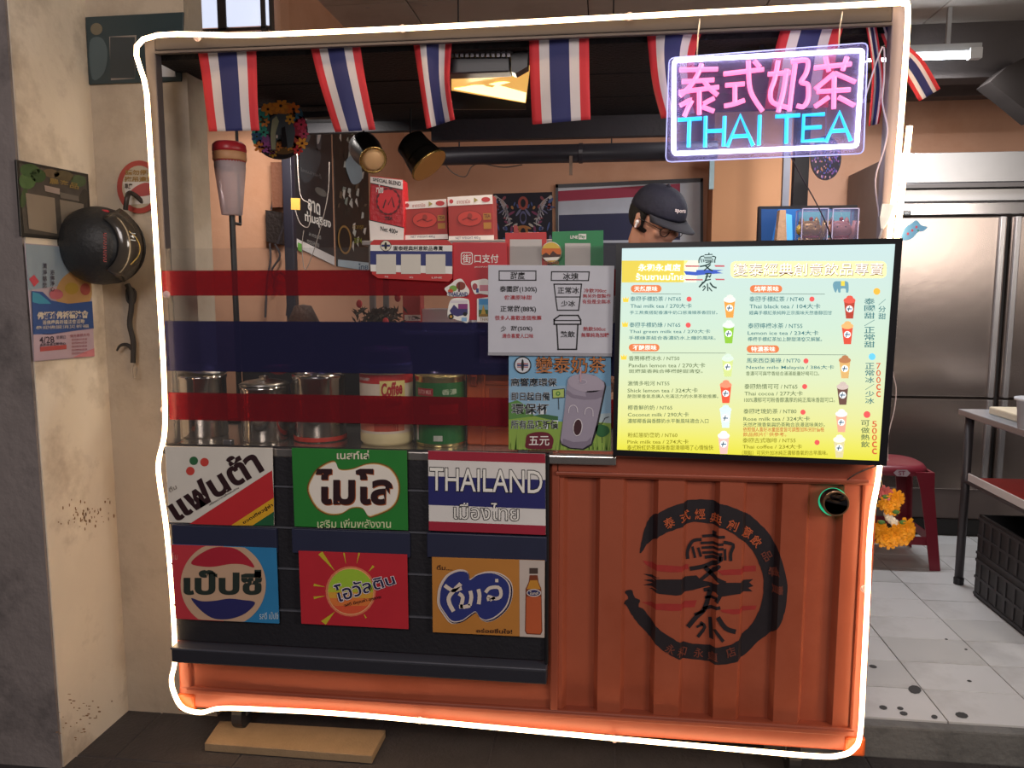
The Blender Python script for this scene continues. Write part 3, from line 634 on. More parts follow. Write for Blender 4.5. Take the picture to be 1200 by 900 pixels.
P.poly([(563, 370), (566.5, 357), (570, 370)], mat('d0aa48', .5), 3); P.rect(562, 368, 571.5, 371, mat('9c7a34', .5), 4); P.text('THAI', (562, 372.5, 572, 375.8), mat('a07a44', .5), 2); P.done('artwork', r)
# handwritten board
HB = [(572, 310.5), (720, 311.5), (717, 416), (572, 413.5)]
r, pl = board('handwritten_board', HB, -.034, mat('cfd0da', .35, spec=.6), 'white board with handwritten sugar and ice levels and two drawn cups', 'sign')
C = cr(560, 300, 5); P = Print(pl); HR = mat('b02430', .5)
def Ls(pts, w=1.2, m=INK, close=False):
    p = C(pts)
    if close: p = p + [p[0]]
    for a, b in zip(p, p[1:]):
        l = math.hypot(b[0] - a[0], b[1] - a[1]) or 1; ex = (b[0] - a[0]) / l * w * .45; ey = (b[1] - a[1]) / l * w * .45
        P.stroke([(a[0] - ex, a[1] - ey), (b[0] + ex, b[1] + ey)], w, m, 1)
Ls([(125, 88), (340, 88), (340, 142), (125, 142)], 1.3, close=True); Ls([(432, 92), (653, 93), (648, 144), (430, 143)], 1.3, close=True)
Ls([(446, 165), (607, 165), (600, 240), (590, 318), (466, 318), (455, 240)], 1.4, close=True); Ls([(455, 240), (600, 240)], 1.2)
Ls([(480, 348), (587, 348), (603, 375), (603, 400), (447, 400), (447, 372)], 1.7, close=True); Ls([(447, 378), (603, 378)], 1.3); Ls([(462, 402), (470, 547), (578, 547), (586, 402)], 1.7)
P.done('drawing', r); P = Print(pl)
for t, b, m, w in (('甜度', (192, 94, 275, 136), INK, .03), ('冰塊', (500, 99, 588, 140), INK, .03), ('泰國甜(130%)', (130, 176, 345, 216), INK, .02), ('偏濃原味甜', (155, 230, 315, 256), HR, .02), ('正常甜(88%)', (132, 292, 340, 332), INK, .02),
                   ('很多人喜歡這個推薦', (100, 349, 372, 376), HR, .02), ('少', (135, 410, 165, 442), INK, .02), ('甜(50%)', (195, 410, 318, 442), INK, .02), ('適合喜愛人口味', (143, 455, 325, 481), HR, .02),
                   ('正常冰', (468, 182, 592, 220), INK, .02), ('少冰', (488, 262, 570, 296), INK, .02), ('熱飲', (485, 440, 568, 476), INK, .02), ('冷飲700cc', (622, 190, 752, 215), HR, .015), ('無另外做製作', (615, 222, 778, 246), HR, .015), ('有些是全無冰', (612, 254, 778, 280), HR, .015),
                   ('熱飲500cc', (618, 414, 748, 440), HR, .015), ('無單純為加糖', (606, 450, 768, 476), HR, .015)):
    (x0, y0), (x1, y1) = C([(b[0], b[1]), (b[2], b[3])]); P.text(t, (x0, y0, x1, y1), m, 2, .010 if m is HR else .014)
P.done('handwriting', r)
bxo('edge_line', pl.at(572, 416.3) + Vector((0, -.002, 0)), pl.at(717, 415) + Vector((0, .004, .003)), mat('a8a8b0', .4), r, bevel=0)
# blue poster
PB = [(596, 414.5), (716, 417), (716, 529), (596, 526)]
r, pl = board('cup_poster', PB, -.026, mat('7fb2d6', .5), 'blue sky poster with a grey drawn tumbler cup on green grass', 'poster')
C = cr(560, 400, 5); P = Print(pl)
P.poly(C([(180, 260), (780, 262), (780, 460), (180, 455)]), mat('93b9d4', .5), 1); P.poly(C([(180, 360), (230, 345), (300, 385), (330, 440), (180, 460)]), mat('5e8f4a', .5), 2); P.poly(C([(300, 440), (380, 425), (470, 440), (470, 470), (300, 470)]), mat('3f6e44', .5), 2); P.poly(C([(640, 430), (780, 420), (780, 480), (640, 480)]), mat('b4c6cc', .5), 2)
P.poly(C([(180, 458), (330, 438), (470, 470), (640, 470), (780, 480), (780, 642), (180, 632)]), mat('8fb04e', .5), 3)
random.seed(5)
for k in range(60):
    x = random.uniform(185, 775); P.poly(C([(x, 636), (x + 6, 636), (x + random.uniform(-6, 12), random.uniform(520, 600))]), mat('6d9440', .5) if k % 2 else mat('a9c25e', .5), 4)
P.poly(C([(530, 230), (600, 190), (680, 195), (745, 240), (752, 262), (700, 520), (668, 610), (620, 637), (540, 630), (490, 608), (480, 580), (505, 420)]), mat('26222a', .5), 5)
P.poly(C([(526, 225), (570, 196), (620, 186), (690, 200), (740, 240), (743, 262), (696, 480), (662, 600), (615, 628), (540, 622), (492, 600), (484, 575), (508, 400)]), mat('a39aac', .5), 6)
P.ell(560 + 634 / 5, 400 + 245 / 5, 21.5, 10.5, mat('b0a6b6', .5), 7, rot=8); P.poly(C([(520, 282), (560, 312), (635, 325), (632, 300), (640, 292), (738, 285), (730, 325), (690, 340), (620, 342), (550, 330), (514, 305)]), mat('8c8294', .5), 7)
P.poly(C([(500, 570), (560, 590), (640, 585), (665, 560), (660, 600), (615, 626), (540, 620), (494, 600)]), mat('877d90', .5), 7); P.ell(560 + 612 / 5, 400 + 238 / 5, 5.5, 3.2, mat('c4bac8', .5), 8); P.ell(560 + 612 / 5, 400 + 238 / 5, 4.6, 2.5, mat('a39aac', .5), 9); P.poly(C([(597, 150), (608, 150), (606, 238), (598, 238)]), mat('c7a2ac', .5), 10)
P.ell(560 + 585 / 5, 400 + 504 / 5, 5.6, 10.2, mat('e2dce2', .5), 8, rot=6); P.ell(560 + 585 / 5, 400 + 504 / 5, 4.6, 9.2, mat('43222a', .5), 9, rot=6)
P.stroke(C([(530, 420), (538, 385), (560, 374), (580, 388), (585, 418)]), .9, mat('ddd6de', .5), 8, 3); P.stroke(C([(625, 430), (632, 398), (652, 388), (672, 402), (675, 440)]), .9, mat('ddd6de', .5), 8, 3)
P.poly(C([(435, 282), (508, 275), (508, 330), (437, 336)]), INK, 4); P.poly(C([(439, 286), (504, 280), (504, 326), (441, 331)]), mat('b5cc70', .5), 5); P.stroke(C([(472, 334), (475, 400)]), .8, INK, 4); P.ell(560 + 470 / 5, 400 + 306 / 5, 2.6, 2.6, mat('4e8e44', .5), 6); P.ell(560 + 470 / 5, 400 + 306 / 5, 1.3, 1.3, mat('b5cc70', .5), 7)
P.blob(C([(690, 520), (700, 490), (735, 490), (765, 505), (770, 535), (735, 560), (700, 550)]), mat('2e6a3c', .5), 5); P.stroke(C([(728, 560), (728, 596)]), .7, INK, 4); P.stroke(C([(690, 480), (725, 485), (745, 450), (768, 442)]), .9, INK, 4)
P.blob(C([(280, 590), (290, 550), (340, 532), (410, 536), (442, 570), (438, 610), (420, 632), (290, 628)]), mat('6d1e2e', .5), 5)
P.ell(612.4, 427.8, 10.2, 10.2, INK, 4); P.ell(612.4, 427.8, 8.8, 8.8, mat('d8dce4', .5), 5); P.rect(606, 425.6, 619, 426.8, mat('a83a3a', .5), 6); P.rect(606, 427.3, 619, 429, mat('31407a', .5), 6); P.rect(606, 429.6, 619, 430.6, mat('a83a3a', .5), 6); P.ell(612.4, 427.8, 1.5, 7, INK, 7)
P.done('artwork', r); P = Print(pl); OB = mat('c07840', .5)
def T2(t, b, m, m2=None, w=.02, w2=.06):
    (x0, y0), (x1, y1) = C([(b[0], b[1]), (b[2], b[3])])
    if m2: P.text(t, (x0, y0, x1, y1), m2, 5, w2)
    P.text(t, (x0, y0, x1, y1), m, 6, w)
T2('變泰奶茶', (340, 92, 748, 186), OB, INK, .005, .03)
for t, b in (('高響應環保', (195, 215, 462, 262)), ('即日起自備', (197, 298, 420, 346)), ('環保杯', (200, 365, 415, 425)), ('所有品項折價', (195, 462, 470, 512))): T2(t, b, INK, mat('dfe6ea', .5), .012, .04)
T2('五元', (300, 556, 418, 610), WHITE, None, .01); P.done('lettering', r)

# code holders behind the handwritten board
def holder(quad, m, label, card, Y):
    r, pl = board('code_holder', quad, Y, m, label, 'sign', th=.008); P = Print(pl); P.poly(card, mat('cfc8c4', .5), 2); P.done('blank_card', r); return r, pl
r, pl = holder([(592, 273), (640, 272), (642, 345), (593, 345)], mat('c92a2c', .4), 'red holder with blank pale card beside the round sunset badge', [(597.5, 280.5), (635, 280.5), (635, 340), (597.5, 340)], .012)
obj('card_holder_tab', slab(BM(), [(602, 264), (606, 264), (608, 273), (602, 273)], pl, .004), mat('a82422', .4), r)
r, pl = holder([(647, 271.5), (707, 270), (707, 345), (647, 345)], mat('1f8a50', .4), 'green holder with blank grey card and small white wordmark', [(662, 285), (692, 285), (692, 340), (662, 340)], .02)
P = Print(pl); P.text('LINE', (668.5, 276, 677, 279.5), WHITE, 2, .03); P.rect(678, 274, 687, 280.5, WHITE, 2); P.text('Pay', (679.5, 275.5, 685.5, 279.8), mat('1f8a50', .4), 3, .02); P.done('lettering', r)
r = root('round_badge', PY(.0).at(646, 311), 'round sunset badge with orange sky and dark palm trees', 'sticker'); pl = PY(.0)
o = obj('badge', slab(BM(), [(646 + 12.2 * math.cos(R(a)), 295.5 + 12.2 * math.sin(R(a))) for a in range(0, 360, 12)], pl, .004), mat('e8e0cc', .5), r); P = Print(pl)
for cc, yb, k in (('e8b93c', 308, 1), ('d9702e', 298, 2)): P.poly([(646 + 11.4 * math.cos(R(a)), min(295.5 + 11.4 * math.sin(R(a)), yb if k == 2 else 300)) if k == 2 else (646 + 11.4 * math.cos(R(a)), 295.5 + 11.4 * math.sin(R(a))) for a in range(0, 360, 10)], mat(cc, .5), k)
P.poly([(646 + 11.4 * math.cos(R(a)), min(295.5 + 11.4 * math.sin(R(a)), 291)) for a in range(0, 360, 10)], mat('e6c04a', .5), 3)
P.poly([(635, 299), (640, 296), (644, 299), (648, 294), (653, 298), (657, 298), (656, 301), (636, 302)], mat('4a2a22', .5), 4); P.poly([(636, 302), (656, 301), (653, 305), (640, 305.5)], mat('ece6da', .5), 4); P.text('THAILAND', (637, 306.3, 655, 309.6), mat('a05a3a', .5), 5, .02); P.done('artwork', r)

# ======================= MENU SCREEN =======================
A_ = PY(-.045).at(721, 285); B_ = PY(-.045).at(720, 535); C_ = PY(-.105).at(1057, 279)
TVP = plane3(A_, B_, C_)
menu = root('menu_screen', TVP.at(880, 545, .0), 'large glowing drinks menu screen in a black frame', 'screen')
fo = [(722, 285), (1058, 279), (1039, 546), (718, 534)]; fi = [(729, 291), (1049, 286), (1030, 540), (723, 527)]
bmf = BM(); hull_slab(bmf, [TVP.at(x, y, -.004) for x, y in fo], [TVP.at(x, y, -.034) for x, y in fo]); obj('housing', bmf, mat('17171c', .4), menu)
bm = BM()
for i in range(4):
    j = (i + 1) % 4; qq = [fo[i], fo[j], fi[j], fi[i]]; hull_slab(bm, [TVP.at(x, y, .006) for x, y in qq], [TVP.at(x, y, -.004) for x, y in qq])
obj('bezel', bm, mat('15151a', .3, spec=.6), menu)
# screen with its own vertical colour ramp (lit display)
sm = bpy.data.materials.new('lit_display'); sm.use_nodes = True; nt = sm.node_tree; N = nt.nodes; L = nt.links; b = N['Principled BSDF']
tc = N.new('ShaderNodeTexCoord'); sx = N.new('ShaderNodeSeparateXYZ'); rmp = N.new('ShaderNodeValToRGB'); L.new(tc.outputs['Generated'], sx.inputs[0]); L.new(sx.outputs['Z'], rmp.inputs[0])
el = rmp.color_ramp.elements; el[0].position = 0; el[0].color = (*lin('f0e83c'), 1); el[1].position = 1; el[1].color = (*lin('d2ecec'), 1)
for p_, c_ in ((.07, 'f3ee66'), (.18, 'f0f09c'), (.38, 'e6f2c4'), (.62, 'd8f0da')): e = el.new(p_); e.color = (*lin(c_), 1)
L.new(rmp.outputs[0], b.inputs['Emission Color']); b.inputs['Emission Strength'].default_value = 1.0; b.inputs['Base Color'].default_value = (.05, .05, .05, 1); b.inputs['Roughness'].default_value = .25
obj('display', slab(BM(), fi, TVP, .003, 0.), sm, menu)
SE = .6
def ms(c, e=SE): return mat(c, .5, emit=e, var=.0)
P = Print(TVP, depth=.0004); C = cr(720, 280, 6.667)
P.part(); P.poly(C([(58, 170), (575, 168), (545, 215), (555, 250), (545, 338), (57, 340)]), ms('dcc94e', .75), 1)
P.part(); P.poly(C([(545, 168), (660, 168), (640, 338), (540, 338)]), ms('dfe6cf', .9), 1)
P.poly(C([(540, 250), (640, 258), (640, 243), (740, 240), (850, 243), (800, 255), (850, 268), (740, 275), (640, 285), (560, 280)]), ms('3a5cc0', .7), 2)
for a, b in (((550, 206), (665, 218)), ((780, 204), (860, 218)), ((550, 312), (690, 324)), ((785, 310), (860, 322))): P.poly(C([a, (b[0], a[1] + 2), b, (a[0] + 10, b[1])]), ms('c4606a', .7), 2)
GK = ms('1e4444', .3)
lg = {'a': 6.667}
for s_, w in emb:
    P.stroke([(720 + (660 + (x - 436) * .61) / 6.667, 280 + (110 + (y - 225) * .575) / 6.667) for x, y in s_], w * .62 / 6.667, GK, 4, 2)
P.pill(856, 306, 1039, 326, ms('e8eca4', .95), 1, 6); OP = ms('dd7a48', .75)
for b in ((128, 360, 368, 418), (112, 820, 352, 878)): (x0, y0), (x1, y1) = C([b[:2], b[2:]]); P.part(); P.pill(x0, y0, x1, y1, OP, 1)
D = cr(860, 280, 6)
for b in ((113, 325, 340, 377), (90, 748, 318, 800)): (x0, y0), (x1, y1) = D([b[:2], b[2:]]); P.part(); P.pill(x0, y0, x1, y1, OP, 1)
for a, b in ((C([(128, 428)])[0], C([(520, 430)])[0]), (C([(140, 890)])[0], C([(870, 892)])[0]), (D([(115, 385)])[0], D([(640, 388)])[0]), (D([(92, 812)])[0], D([(790, 815)])[0])): P.part(); P.stroke([a, b], .5, ms('4c6a64', .4), 1)
# dots, crown marks, cups, elephant
RDT = ms('e05858', .8)
for x, y in ((807.5, 350.5), (806.5, 381), (951.5, 350.5), (944.5, 423), (943, 453), (941, 483), (957.5, 518.5), (1016, 485.8)): P.part(); P.ell(x, y, 3 if x < 1000 else 4, 3 if x < 1000 else 4, RDT, 2, 16)
P.part(); P.ell(1027.5, 341.5, 4, 4, ms('ecb040', .85), 2, 16); P.part(); P.ell(1022, 418, 4, 4, ms('66c4f4', .85), 2, 16)
for x, y in ((733.3, 351), (732.5, 380), (731, 418.5)): P.part(); P.poly([(x - 3, y + 3), (x - 3.6, y - 3), (x - 1.3, y - .5), (x, y - 3.6), (x + 1.3, y - .5), (x + 3.6, y - 3), (x + 3, y + 3)], ms('f0c840', .85), 2)
def cup(x, y, c, lid='e8e8e4', s=1.):
    w, h = 6.8 * s, 13 * s; P.part()
    P.poly([(x - w, y - h * .62), (x + w, y - h * .62), (x + w * .66, y + h), (x - w * .62, y + h)], ms(c, .75), 2); P.ell(x, y - h * .72, w * 1.1, 3.6, ms(lid, .85), 3, 18); P.ell(x + .3, y - h * .98, w * .62, 2.6, ms(lid, .8), 4, 14)
    P.ell(x, y + 1, 4, 4, ms('e8f0f0', .9), 4, 16); P.stroke([(x - 3, y + 1), (x + 3, y + 1)], 1.2, ms('3a6a94', .5), 5); P.stroke([(x, y - 2), (x - 1.5, y + 4)], 1, ms('25404a', .4), 5)
for x, y, c, l in ((855, 360, 'eca048', 'dfe4de'), (853.8, 390, '8cc63c', 'dce8e2'), (852.7, 429, 'cfe090', 'cfe4d4'), (850.5, 460, 'e8583c', 'e89070'), (850.2, 489, 'd8ecec', 'cfe4ea'), (848, 519.5, 'f0c0b8', 'f4eeee'), (995.5, 361, 'b04030', 'd8584a'), (993, 391, 'd8503c', 'e0b070'), (990, 431, 'd8b070', 'b07850'), (987.5, 462, '6a4c44', 'c8b8b0'), (986, 494, 'f0a890', 'f4e8e8'), (983.5, 524, 'd8d0a0', 'eef0dc')): cup(x, y, c, l, .95)
P.part(); P.blob([(976, 334), (978, 330), (983, 329.5), (993, 330), (994.5, 336), (994, 342.5), (991.5, 342.5), (991, 338.5), (985.5, 338.5), (985, 342.5), (982.5, 342.5), (981.5, 338.5), (979.5, 343), (977.5, 340)], ms('6a9cae', .7), 2, 3); P.rect(985.5, 329.3, 990, 335, ms('e0cc4a', .8), 3)
P.done('printed_pictures', menu, split=True)
P = Print(TVP, depth=.0004); TX = ms('3f7f86', .5); TX2 = ms('6a8058', .5); TX3 = ms('8f8a1c', .55)
PW = ms('f6f6f0', .95)
def tt(F, t, b, m, w=0.): (x0, y0), (x1, y1) = F([b[:2], b[2:]]); P.text(t, (x0, y0, x1, y1), m, 3, w)
tt(C, '永和永貞店', (187, 196, 515, 250), PW, .02); tt(C, 'ร้านชานมไทย', (170, 268, 545, 320), PW, .02)
q2 = [(859.5, 308.5), (1036, 308), (1035, 322.5), (859.5, 323.5)]
P.text('變泰經典創意飲品專賣', [(x + .4, y + .7) for x, y in q2], ms('8a5a2c', .4), 2, .012); P.text('變泰經典創意飲品專賣', q2, ms('f6f4ec', .95), 4, .002)
for t, F, b in (('天然原味', C, (155, 370, 335, 408)), ('不酸原味', C, (145, 830, 328, 868)), ('純萃茶味', D, (145, 333, 315, 368)), ('特濃茶味', D, (122, 757, 290, 792))): tt(F, t, b, PW, .012)
K = cr(720, 400, 6.667); J = cr(860, 400, 6); d1 = '手工熬煮搭配香濃牛奶口感滑順茶香回甘'
items = [(C, '泰國手標奶茶 / NT65', (125, 449, 520, 486), TX), (C, 'Thai milk tea / 270大卡', (125, 504, 605, 541), TX), (C, d1 + '。', (120, 561, 805, 589), TX),
 (C, '泰國手標奶綠 / NT65', (118, 652, 515, 690), TX), (C, 'Thai green milk tea / 270大卡', (118, 706, 750, 743), TX), (C, '手標綠茶結合香濃奶水上癮的風味。', (112, 758, 790, 788), TX),
 (K, '香蘭檸檬冰水 / NT50', (112, 114, 508, 151), TX2), (K, 'Pandan lemon tea / 270大卡', (112, 168, 710, 206), TX2), (K, '斑斕葉香融合檸檬酸甜清爽。', (112, 218, 690, 248), TX2),
 (K, '激情多啦河 NT55', (105, 310, 430, 346), TX2), (K, 'Shick lemon tea / 324大卡', (103, 364, 652, 402), TX2), (K, '酸甜果香氣息讓人充滿活力的水果茶飲推薦。', (103, 414, 812, 444), TX2),
 (K, '椰香鮮的奶 / NT65', (105, 499, 452, 536), TX2), (K, 'Coconut milk / 290大卡', (105, 553, 582, 590), TX2), (K, '濃郁椰香與香醇奶水平衡風味適合入口', (103, 604, 735, 640), TX2),
 (K, '粉紅戀奶密奶 / NT60', (105, 713, 492, 751), TX3), (K, 'Pink milk tea / 274大卡', (102, 766, 580, 802), TX3), (K, '泰式粉紅奶茶風味香甜滑順喝了心情愉快', (100, 810, 772, 850), TX3),
 (D, '泰國手標紅茶 / NT40', (110, 404, 492, 441), TX), (D, 'Thai black tea / 104大卡', (110, 455, 608, 491), TX), (D, '經典手標紅茶純粹正宗風味天然香醇回甘', (108, 505, 690, 533), TX),
 (D, '泰國檸檬冰茶 / NT55', (100, 592, 482, 629), TX), (D, 'Lemon ice tea / 234大卡', (98, 644, 595, 677), TX), (D, '檸檬手標紅茶加上酸甜清爽又解膩。', (98, 690, 620, 720), TX),
 (J, '馬來西亞美祿 / NT70', (90, 117, 465, 152), TX), (J, 'Nestle milo Malaysia / 386大卡', (88, 167, 705, 201), TX), (J, '香濃可可與麥香結合滿滿能量好喝可口。', (85, 211, 600, 241), TX2),
 (J, '泰國熱情可可 / NT65', (74, 299, 447, 336), TX2), (J, 'Thai cocoa / 277大卡', (75, 349, 485, 383), TX2), (J, '100%濃郁可可粉香醇濃厚的純正風味香甜可口。', (73, 394, 710, 429), TX2),
 (J, '泰國玫瑰奶茶 / NT80', (68, 474, 440, 509), TX2), (J, 'Rose milk tea / 324大卡', (68, 527, 535, 561), TX2), (J, '天然玫瑰香氣與奶茶融合浪漫滋味美妙。', (65, 570, 640, 601), TX2),
 (J, '依照個人喜好冰量甜度皆可調整加料另計價格', (65, 603, 635, 636), ms('d0703a', .5)), (J, '飲品照片僅供參考。', (65, 640, 368, 669), ms('d0703a', .5)),
 (J, '泰國古式咖啡 / NT55', (62, 679, 434, 713), TX3), (J, 'Thai coffee / 234大卡', (62, 724, 480, 756), TX3), (J, '（現點）可另外加冰純正濃郁香氣的古早風味。', (58, 767, 660, 801), TX3)]
for F, t, b, m in items: tt(F, t, b, m, .008)
P.vtext('泰國甜／正常甜', 1013, 349, 1025, 408, TX, 3, .01); P.vtext('／分甜', 1029.5, 350, 1038, 375, TX, 3, .01); P.vtext('正常冰／少冰', 1014, 425, 1024.5, 474, TX, 3, .01)
P.vtext('700cc', 1027, 425, 1032, 466, ms('d8603c', .6), 3, .01); P.vtext('可做熱飲', 1009, 492, 1019, 525, TX2, 3, .01); P.vtext('500cc', 1022, 493, 1027.5, 533, ms('d8603c', .6), 3, .01)
P.done('menu_lettering', menu)
obj('wall_mount', box(BM(), TVP.at(800, 470, -.034) + Vector((0, 0, 0)), TVP.at(960, 400, -.036) + Vector((0, .03, 0))), BLACK, menu)
obj('cable', tube(BM(), smooth([TVP.at(1052, 330, -.02), TVP.at(1046, 425, -.01), TVP.at(1050, 455, -.01), TVP.at(1048, 480, -.01), TVP.at(1041, 510, -.01), TVP.at(1040, 540, -.02)], 5), .0016, 6), mat('e8cfc8', .4), menu)

# ======================= NEON SIGN =======================
NP = PY(-.07); nq = [(784, 68), (1017, 50), (1012, 180), (780, 190)]
neon = root('neon_sign', NP.at(898, 190), 'hanging neon sign with pink characters above blue capital letters in a white border', 'neon sign')
def rq(q, r_=8):
    o = []
    for i in range(4):
        a, b, c = q[i - 1], q[i], q[(i + 1) % 4]; da = Vector((a[0] - b[0], a[1] - b[1])).normalized() * r_; dc = Vector((c[0] - b[0], c[1] - b[1])).normalized() * r_
        for t in (0, .33, .66, 1): o.append(((1 - t) ** 2 * (b[0] + da.x) + 2 * t * (1 - t) * b[0] + t * t * (b[0] + dc.x), (1 - t) ** 2 * (b[1] + da.y) + 2 * t * (1 - t) * b[1] + t * t * (b[1] + dc.y)))
    return o
obj('clear_backboard', slab(BM(), rq(nq, 7), NP, .005), film('sign_acrylic', 'ececf8', .13, 'c0b0e8', .05), neon)
rim = [NP.at(x, y, -.0025) for x, y in rq(nq, 7)]; obj('board_edge', tube(BM(), rim, .0017, 6, True), mat('c8d0ff', .3, emit=.9, ecol='b8b8ff'), neon)
WN = mat('ffffff', .3, emit=6, ecol='eef2ff', var=0); PN = mat('ff9cc4', .3, emit=1.35, ecol='ff7cb0', var=0); BN = mat('50d8ff', .3, emit=1.2, ecol='30bcff', var=0)
wr = [NP.at(x, y, .007) for x, y in rq([(790, 71), (1011, 59), (1004, 171), (789.5, 180)], 4)]
obj('border_tube', tube(BM(), wr, .0062, 8, True), WN, neon)
c4 = cr(700, 0, 4); c5 = cr(900, 0, 4)
chars = {'pink_character': [
 [([(385, 328), (565, 324)]), ([(397, 383), (548, 374)]), ([(383, 432), (570, 408)]), ([(490, 300), (472, 345), (440, 398), (388, 450)]), ([(500, 380), (530, 418), (565, 446)]), ([(478, 428), (478, 538)]), ([(388, 495), (442, 468), (425, 505), (408, 545)]), ([(548, 460), (498, 486)]), ([(490, 500), (548, 522)])],
 [([(592, 347), (780, 325)]), ([(735, 285), (762, 315)]), ([(708, 285), (712, 390), (728, 450), (775, 522)]), ([(600, 400), (690, 393)]), ([(645, 400), (645, 482)]), ([(595, 497), (640, 488), (690, 470)])],
 [([(848, 285), (832, 370), (812, 430), (822, 480), (895, 505)]), ([(888, 325), (872, 430), (848, 525)]), ([(800, 348), (905, 340)]), ([(910, 290), (975, 282), (988, 300), (978, 345), (955, 385), (985, 395), (990, 430), (985, 472), (965, 500), (935, 495)]), ([(928, 300), (912, 420), (900, 520)])]]}
for strokes in chars['pink_character']:
    bm = BM()
    for s_ in strokes:
        for_pts = smooth([NP.at(x, y, .008) for x, y in c4(s_)], 4); tube(bm, for_pts, .0066, 8)
    obj('pink_character', bm, PN, neon)
bm = BM()
for s_ in ([(217, 318), (390, 300)], [(270, 268), (285, 335)], [(370, 268), (350, 330)], [(222, 417), (312, 342)], [(312, 342), (410, 385)], [(230, 430), (385, 420)], [(310, 360), (308, 510)], [(285, 455), (220, 500)], [(330, 455), (405, 495)]): tube(bm, [NP.at(x, y, .008) for x, y in c5(s_)], .0066, 8)
obj('pink_character', bm, PN, neon)
for grp, cc in (([[(378, 562), (490, 555)], [(432, 560), (428, 690)]], c4), ([[(508, 545), (505, 690)], [(597, 545), (592, 685)], [(508, 615), (595, 612)]], c4), ([[(610, 687), (670, 540), (730, 682)], [(632, 640), (712, 636)]], c4), ([[(762, 540), (757, 680)]], c4), ([[(835, 546), (950, 540)], [(888, 545), (885, 672)]], c4), ([[(1065, 535), (968, 540), (962, 662), (1062, 655)], [(965, 600), (1050, 595)]], c4), ([[(272, 665), (335, 525), (388, 660)], [(292, 615), (365, 611)]], c5)):
    bm = BM()
    for s_ in grp: tube(bm, [NP.at(x, y, .008) for x, y in cc(s_)], .0056, 8)
    obj('blue_letter', bm, BN, neon)
for a, b in (((817, 66), (820, 22)), ((983, 56), (987, 14))):
    obj('hanging_chain', tube(BM(), [NP.at(*a, -.004), PY(-.03).at(a[0] + 1, (a[1] + b[1]) / 2), PY(-.008).at(*b)], .0022, 6), mat('b0b0b8', .3, metal=.8), neon)
obj('cable', tube(BM(), smooth([NP.at(925, 180, -.006), PY(-.04).at(938, 205), PY(.0).at(955, 235), PY(.1).at(968, 262), PY(.2).at(975, 282)], 5), .0018, 6), mat('3a3444', .5), neon)
obj('cable', tube(BM(), smooth([NP.at(1012, 120, -.006), PY(-.02).at(1034, 55), PY(-.02).at(1036, 90), PY(-.02).at(1034, 120), PY(-.02).at(1040, 150), PY(-.01).at(1036, 175), PY(.01).at(1026, 210), PY(.02).at(1030, 250), PY(.02).at(1034, 275)], 5), .0022, 6), mat('c8c0d4', .5), neon)

# ======================= HANGING FLAGS =======================
FR = mat('cf2f38', .7, var=.08); FW = mat('d8cfcf', .7); FN = mat('2b2f66', .7)
gst = [FR, FW, FN, FN, FW, FR]
def flag(px, Y, label, rev=False, amp=.008, rows=14, ph=0., twist=0):
    """px: left edge points from top to bottom, right edge points from top to bottom"""
    r = root('hanging_flag', at((px[1][0][0] + px[0][0][0]) / 2, px[0][0][1], Y), label, 'flag', 'striped flags hanging from the stall beam')
    Lp = smooth([(x, y, 0) for x, y in px[0]], 6); Rp = smooth([(x, y, 0) for x, y in px[1]], 6); n = 18
    def S_(Pp, t): k = t * (len(Pp) - 1); i = min(int(k), len(Pp) - 2); return Pp[i].lerp(Pp[i + 1], k - i)
    us = [0, 1 / 12, 1 / 6, 1 / 4, 1 / 3, 5 / 12, 1 / 2, 7 / 12, 2 / 3, 3 / 4, 5 / 6, 11 / 12, 1]
    G = []
    for j in range(rows + 1):
        t = j / rows; a = S_(Lp, t); b = S_(Rp, t); row = []
        for u in us:
            p = a.lerp(b, u); yy = Y + amp * (.3 + t) * math.sin(u * 7 + ph + t * 2.2) + twist * t * u
            row.append(PY(yy).at(p.x, p.y))
        G.append(row)
    mats = [FR, FW, FN]; seq = [0, 0, 1, 1, 2, 2, 2, 2, 1, 1, 0, 0]
    bm = BM(); V = [[bm.verts.new(p) for p in row] for row in G]
    for j in range(rows):
        for i in range(12):
            f = bm.faces.new((V[j][i], V[j + 1][i], V[j + 1][i + 1], V[j][i + 1])); f.material_index = seq[i]
    o = obj('cloth', bm, mats, r, smooth=True); md = o.modifiers.new('cloth_thickness', 'SOLIDIFY'); md.thickness = .0012; md.offset = 0
    a, b = G[0][0], G[0][-1]
    obj('hem', tube(BM(), [a + Vector((-.004, 0, 0)), (a + b) / 2, b + Vector((.004, 0, 0))], .003, 6), mat('d8c0a8', .7), r)
    return r
flag(([(230, 50), (236, 85), (241, 125), (245, 154)], [(300, 50), (301, 85), (302, 125), (304, 153)]), .03, 'leftmost hanging flag, narrow and dim above the plastic cup')
flag(([(362, 46), (371, 85), (383, 125), (393, 155)], [(421, 45), (426, 80), (433, 118), (440, 152)]), .03, 'hanging flag left of the round hanging lamps, leaning to the right')
flag(([(483, 42), (489, 80), (495, 120), (500, 151)], [(530, 42), (527, 85), (528, 110), (533, 140)]), .03, 'curled hanging flag directly left of the floodlight', amp=.02, ph=2)
flag(([(620, 34), (620.5, 70), (622, 110), (624, 146)], [(690, 32), (690.5, 70), (691, 105), (692, 140)]), .03, 'flat hanging flag directly right of the floodlight, lit from behind', amp=.005)
flag(([(757, 26), (760, 60), (765, 100), (775, 139)], [(830, 22), (815, 60), (815, 100), (822, 132)]), .03, 'rumpled hanging flag behind the left end of the neon sign', amp=.014, ph=1)
flag(([(920, 18), (909, 55), (902, 90), (896, 128)], [(995, 12), (983, 50), (976, 90), (970, 126)]), .03, 'hanging flag behind the pink characters of the neon sign, leaning left', amp=.01, ph=3)
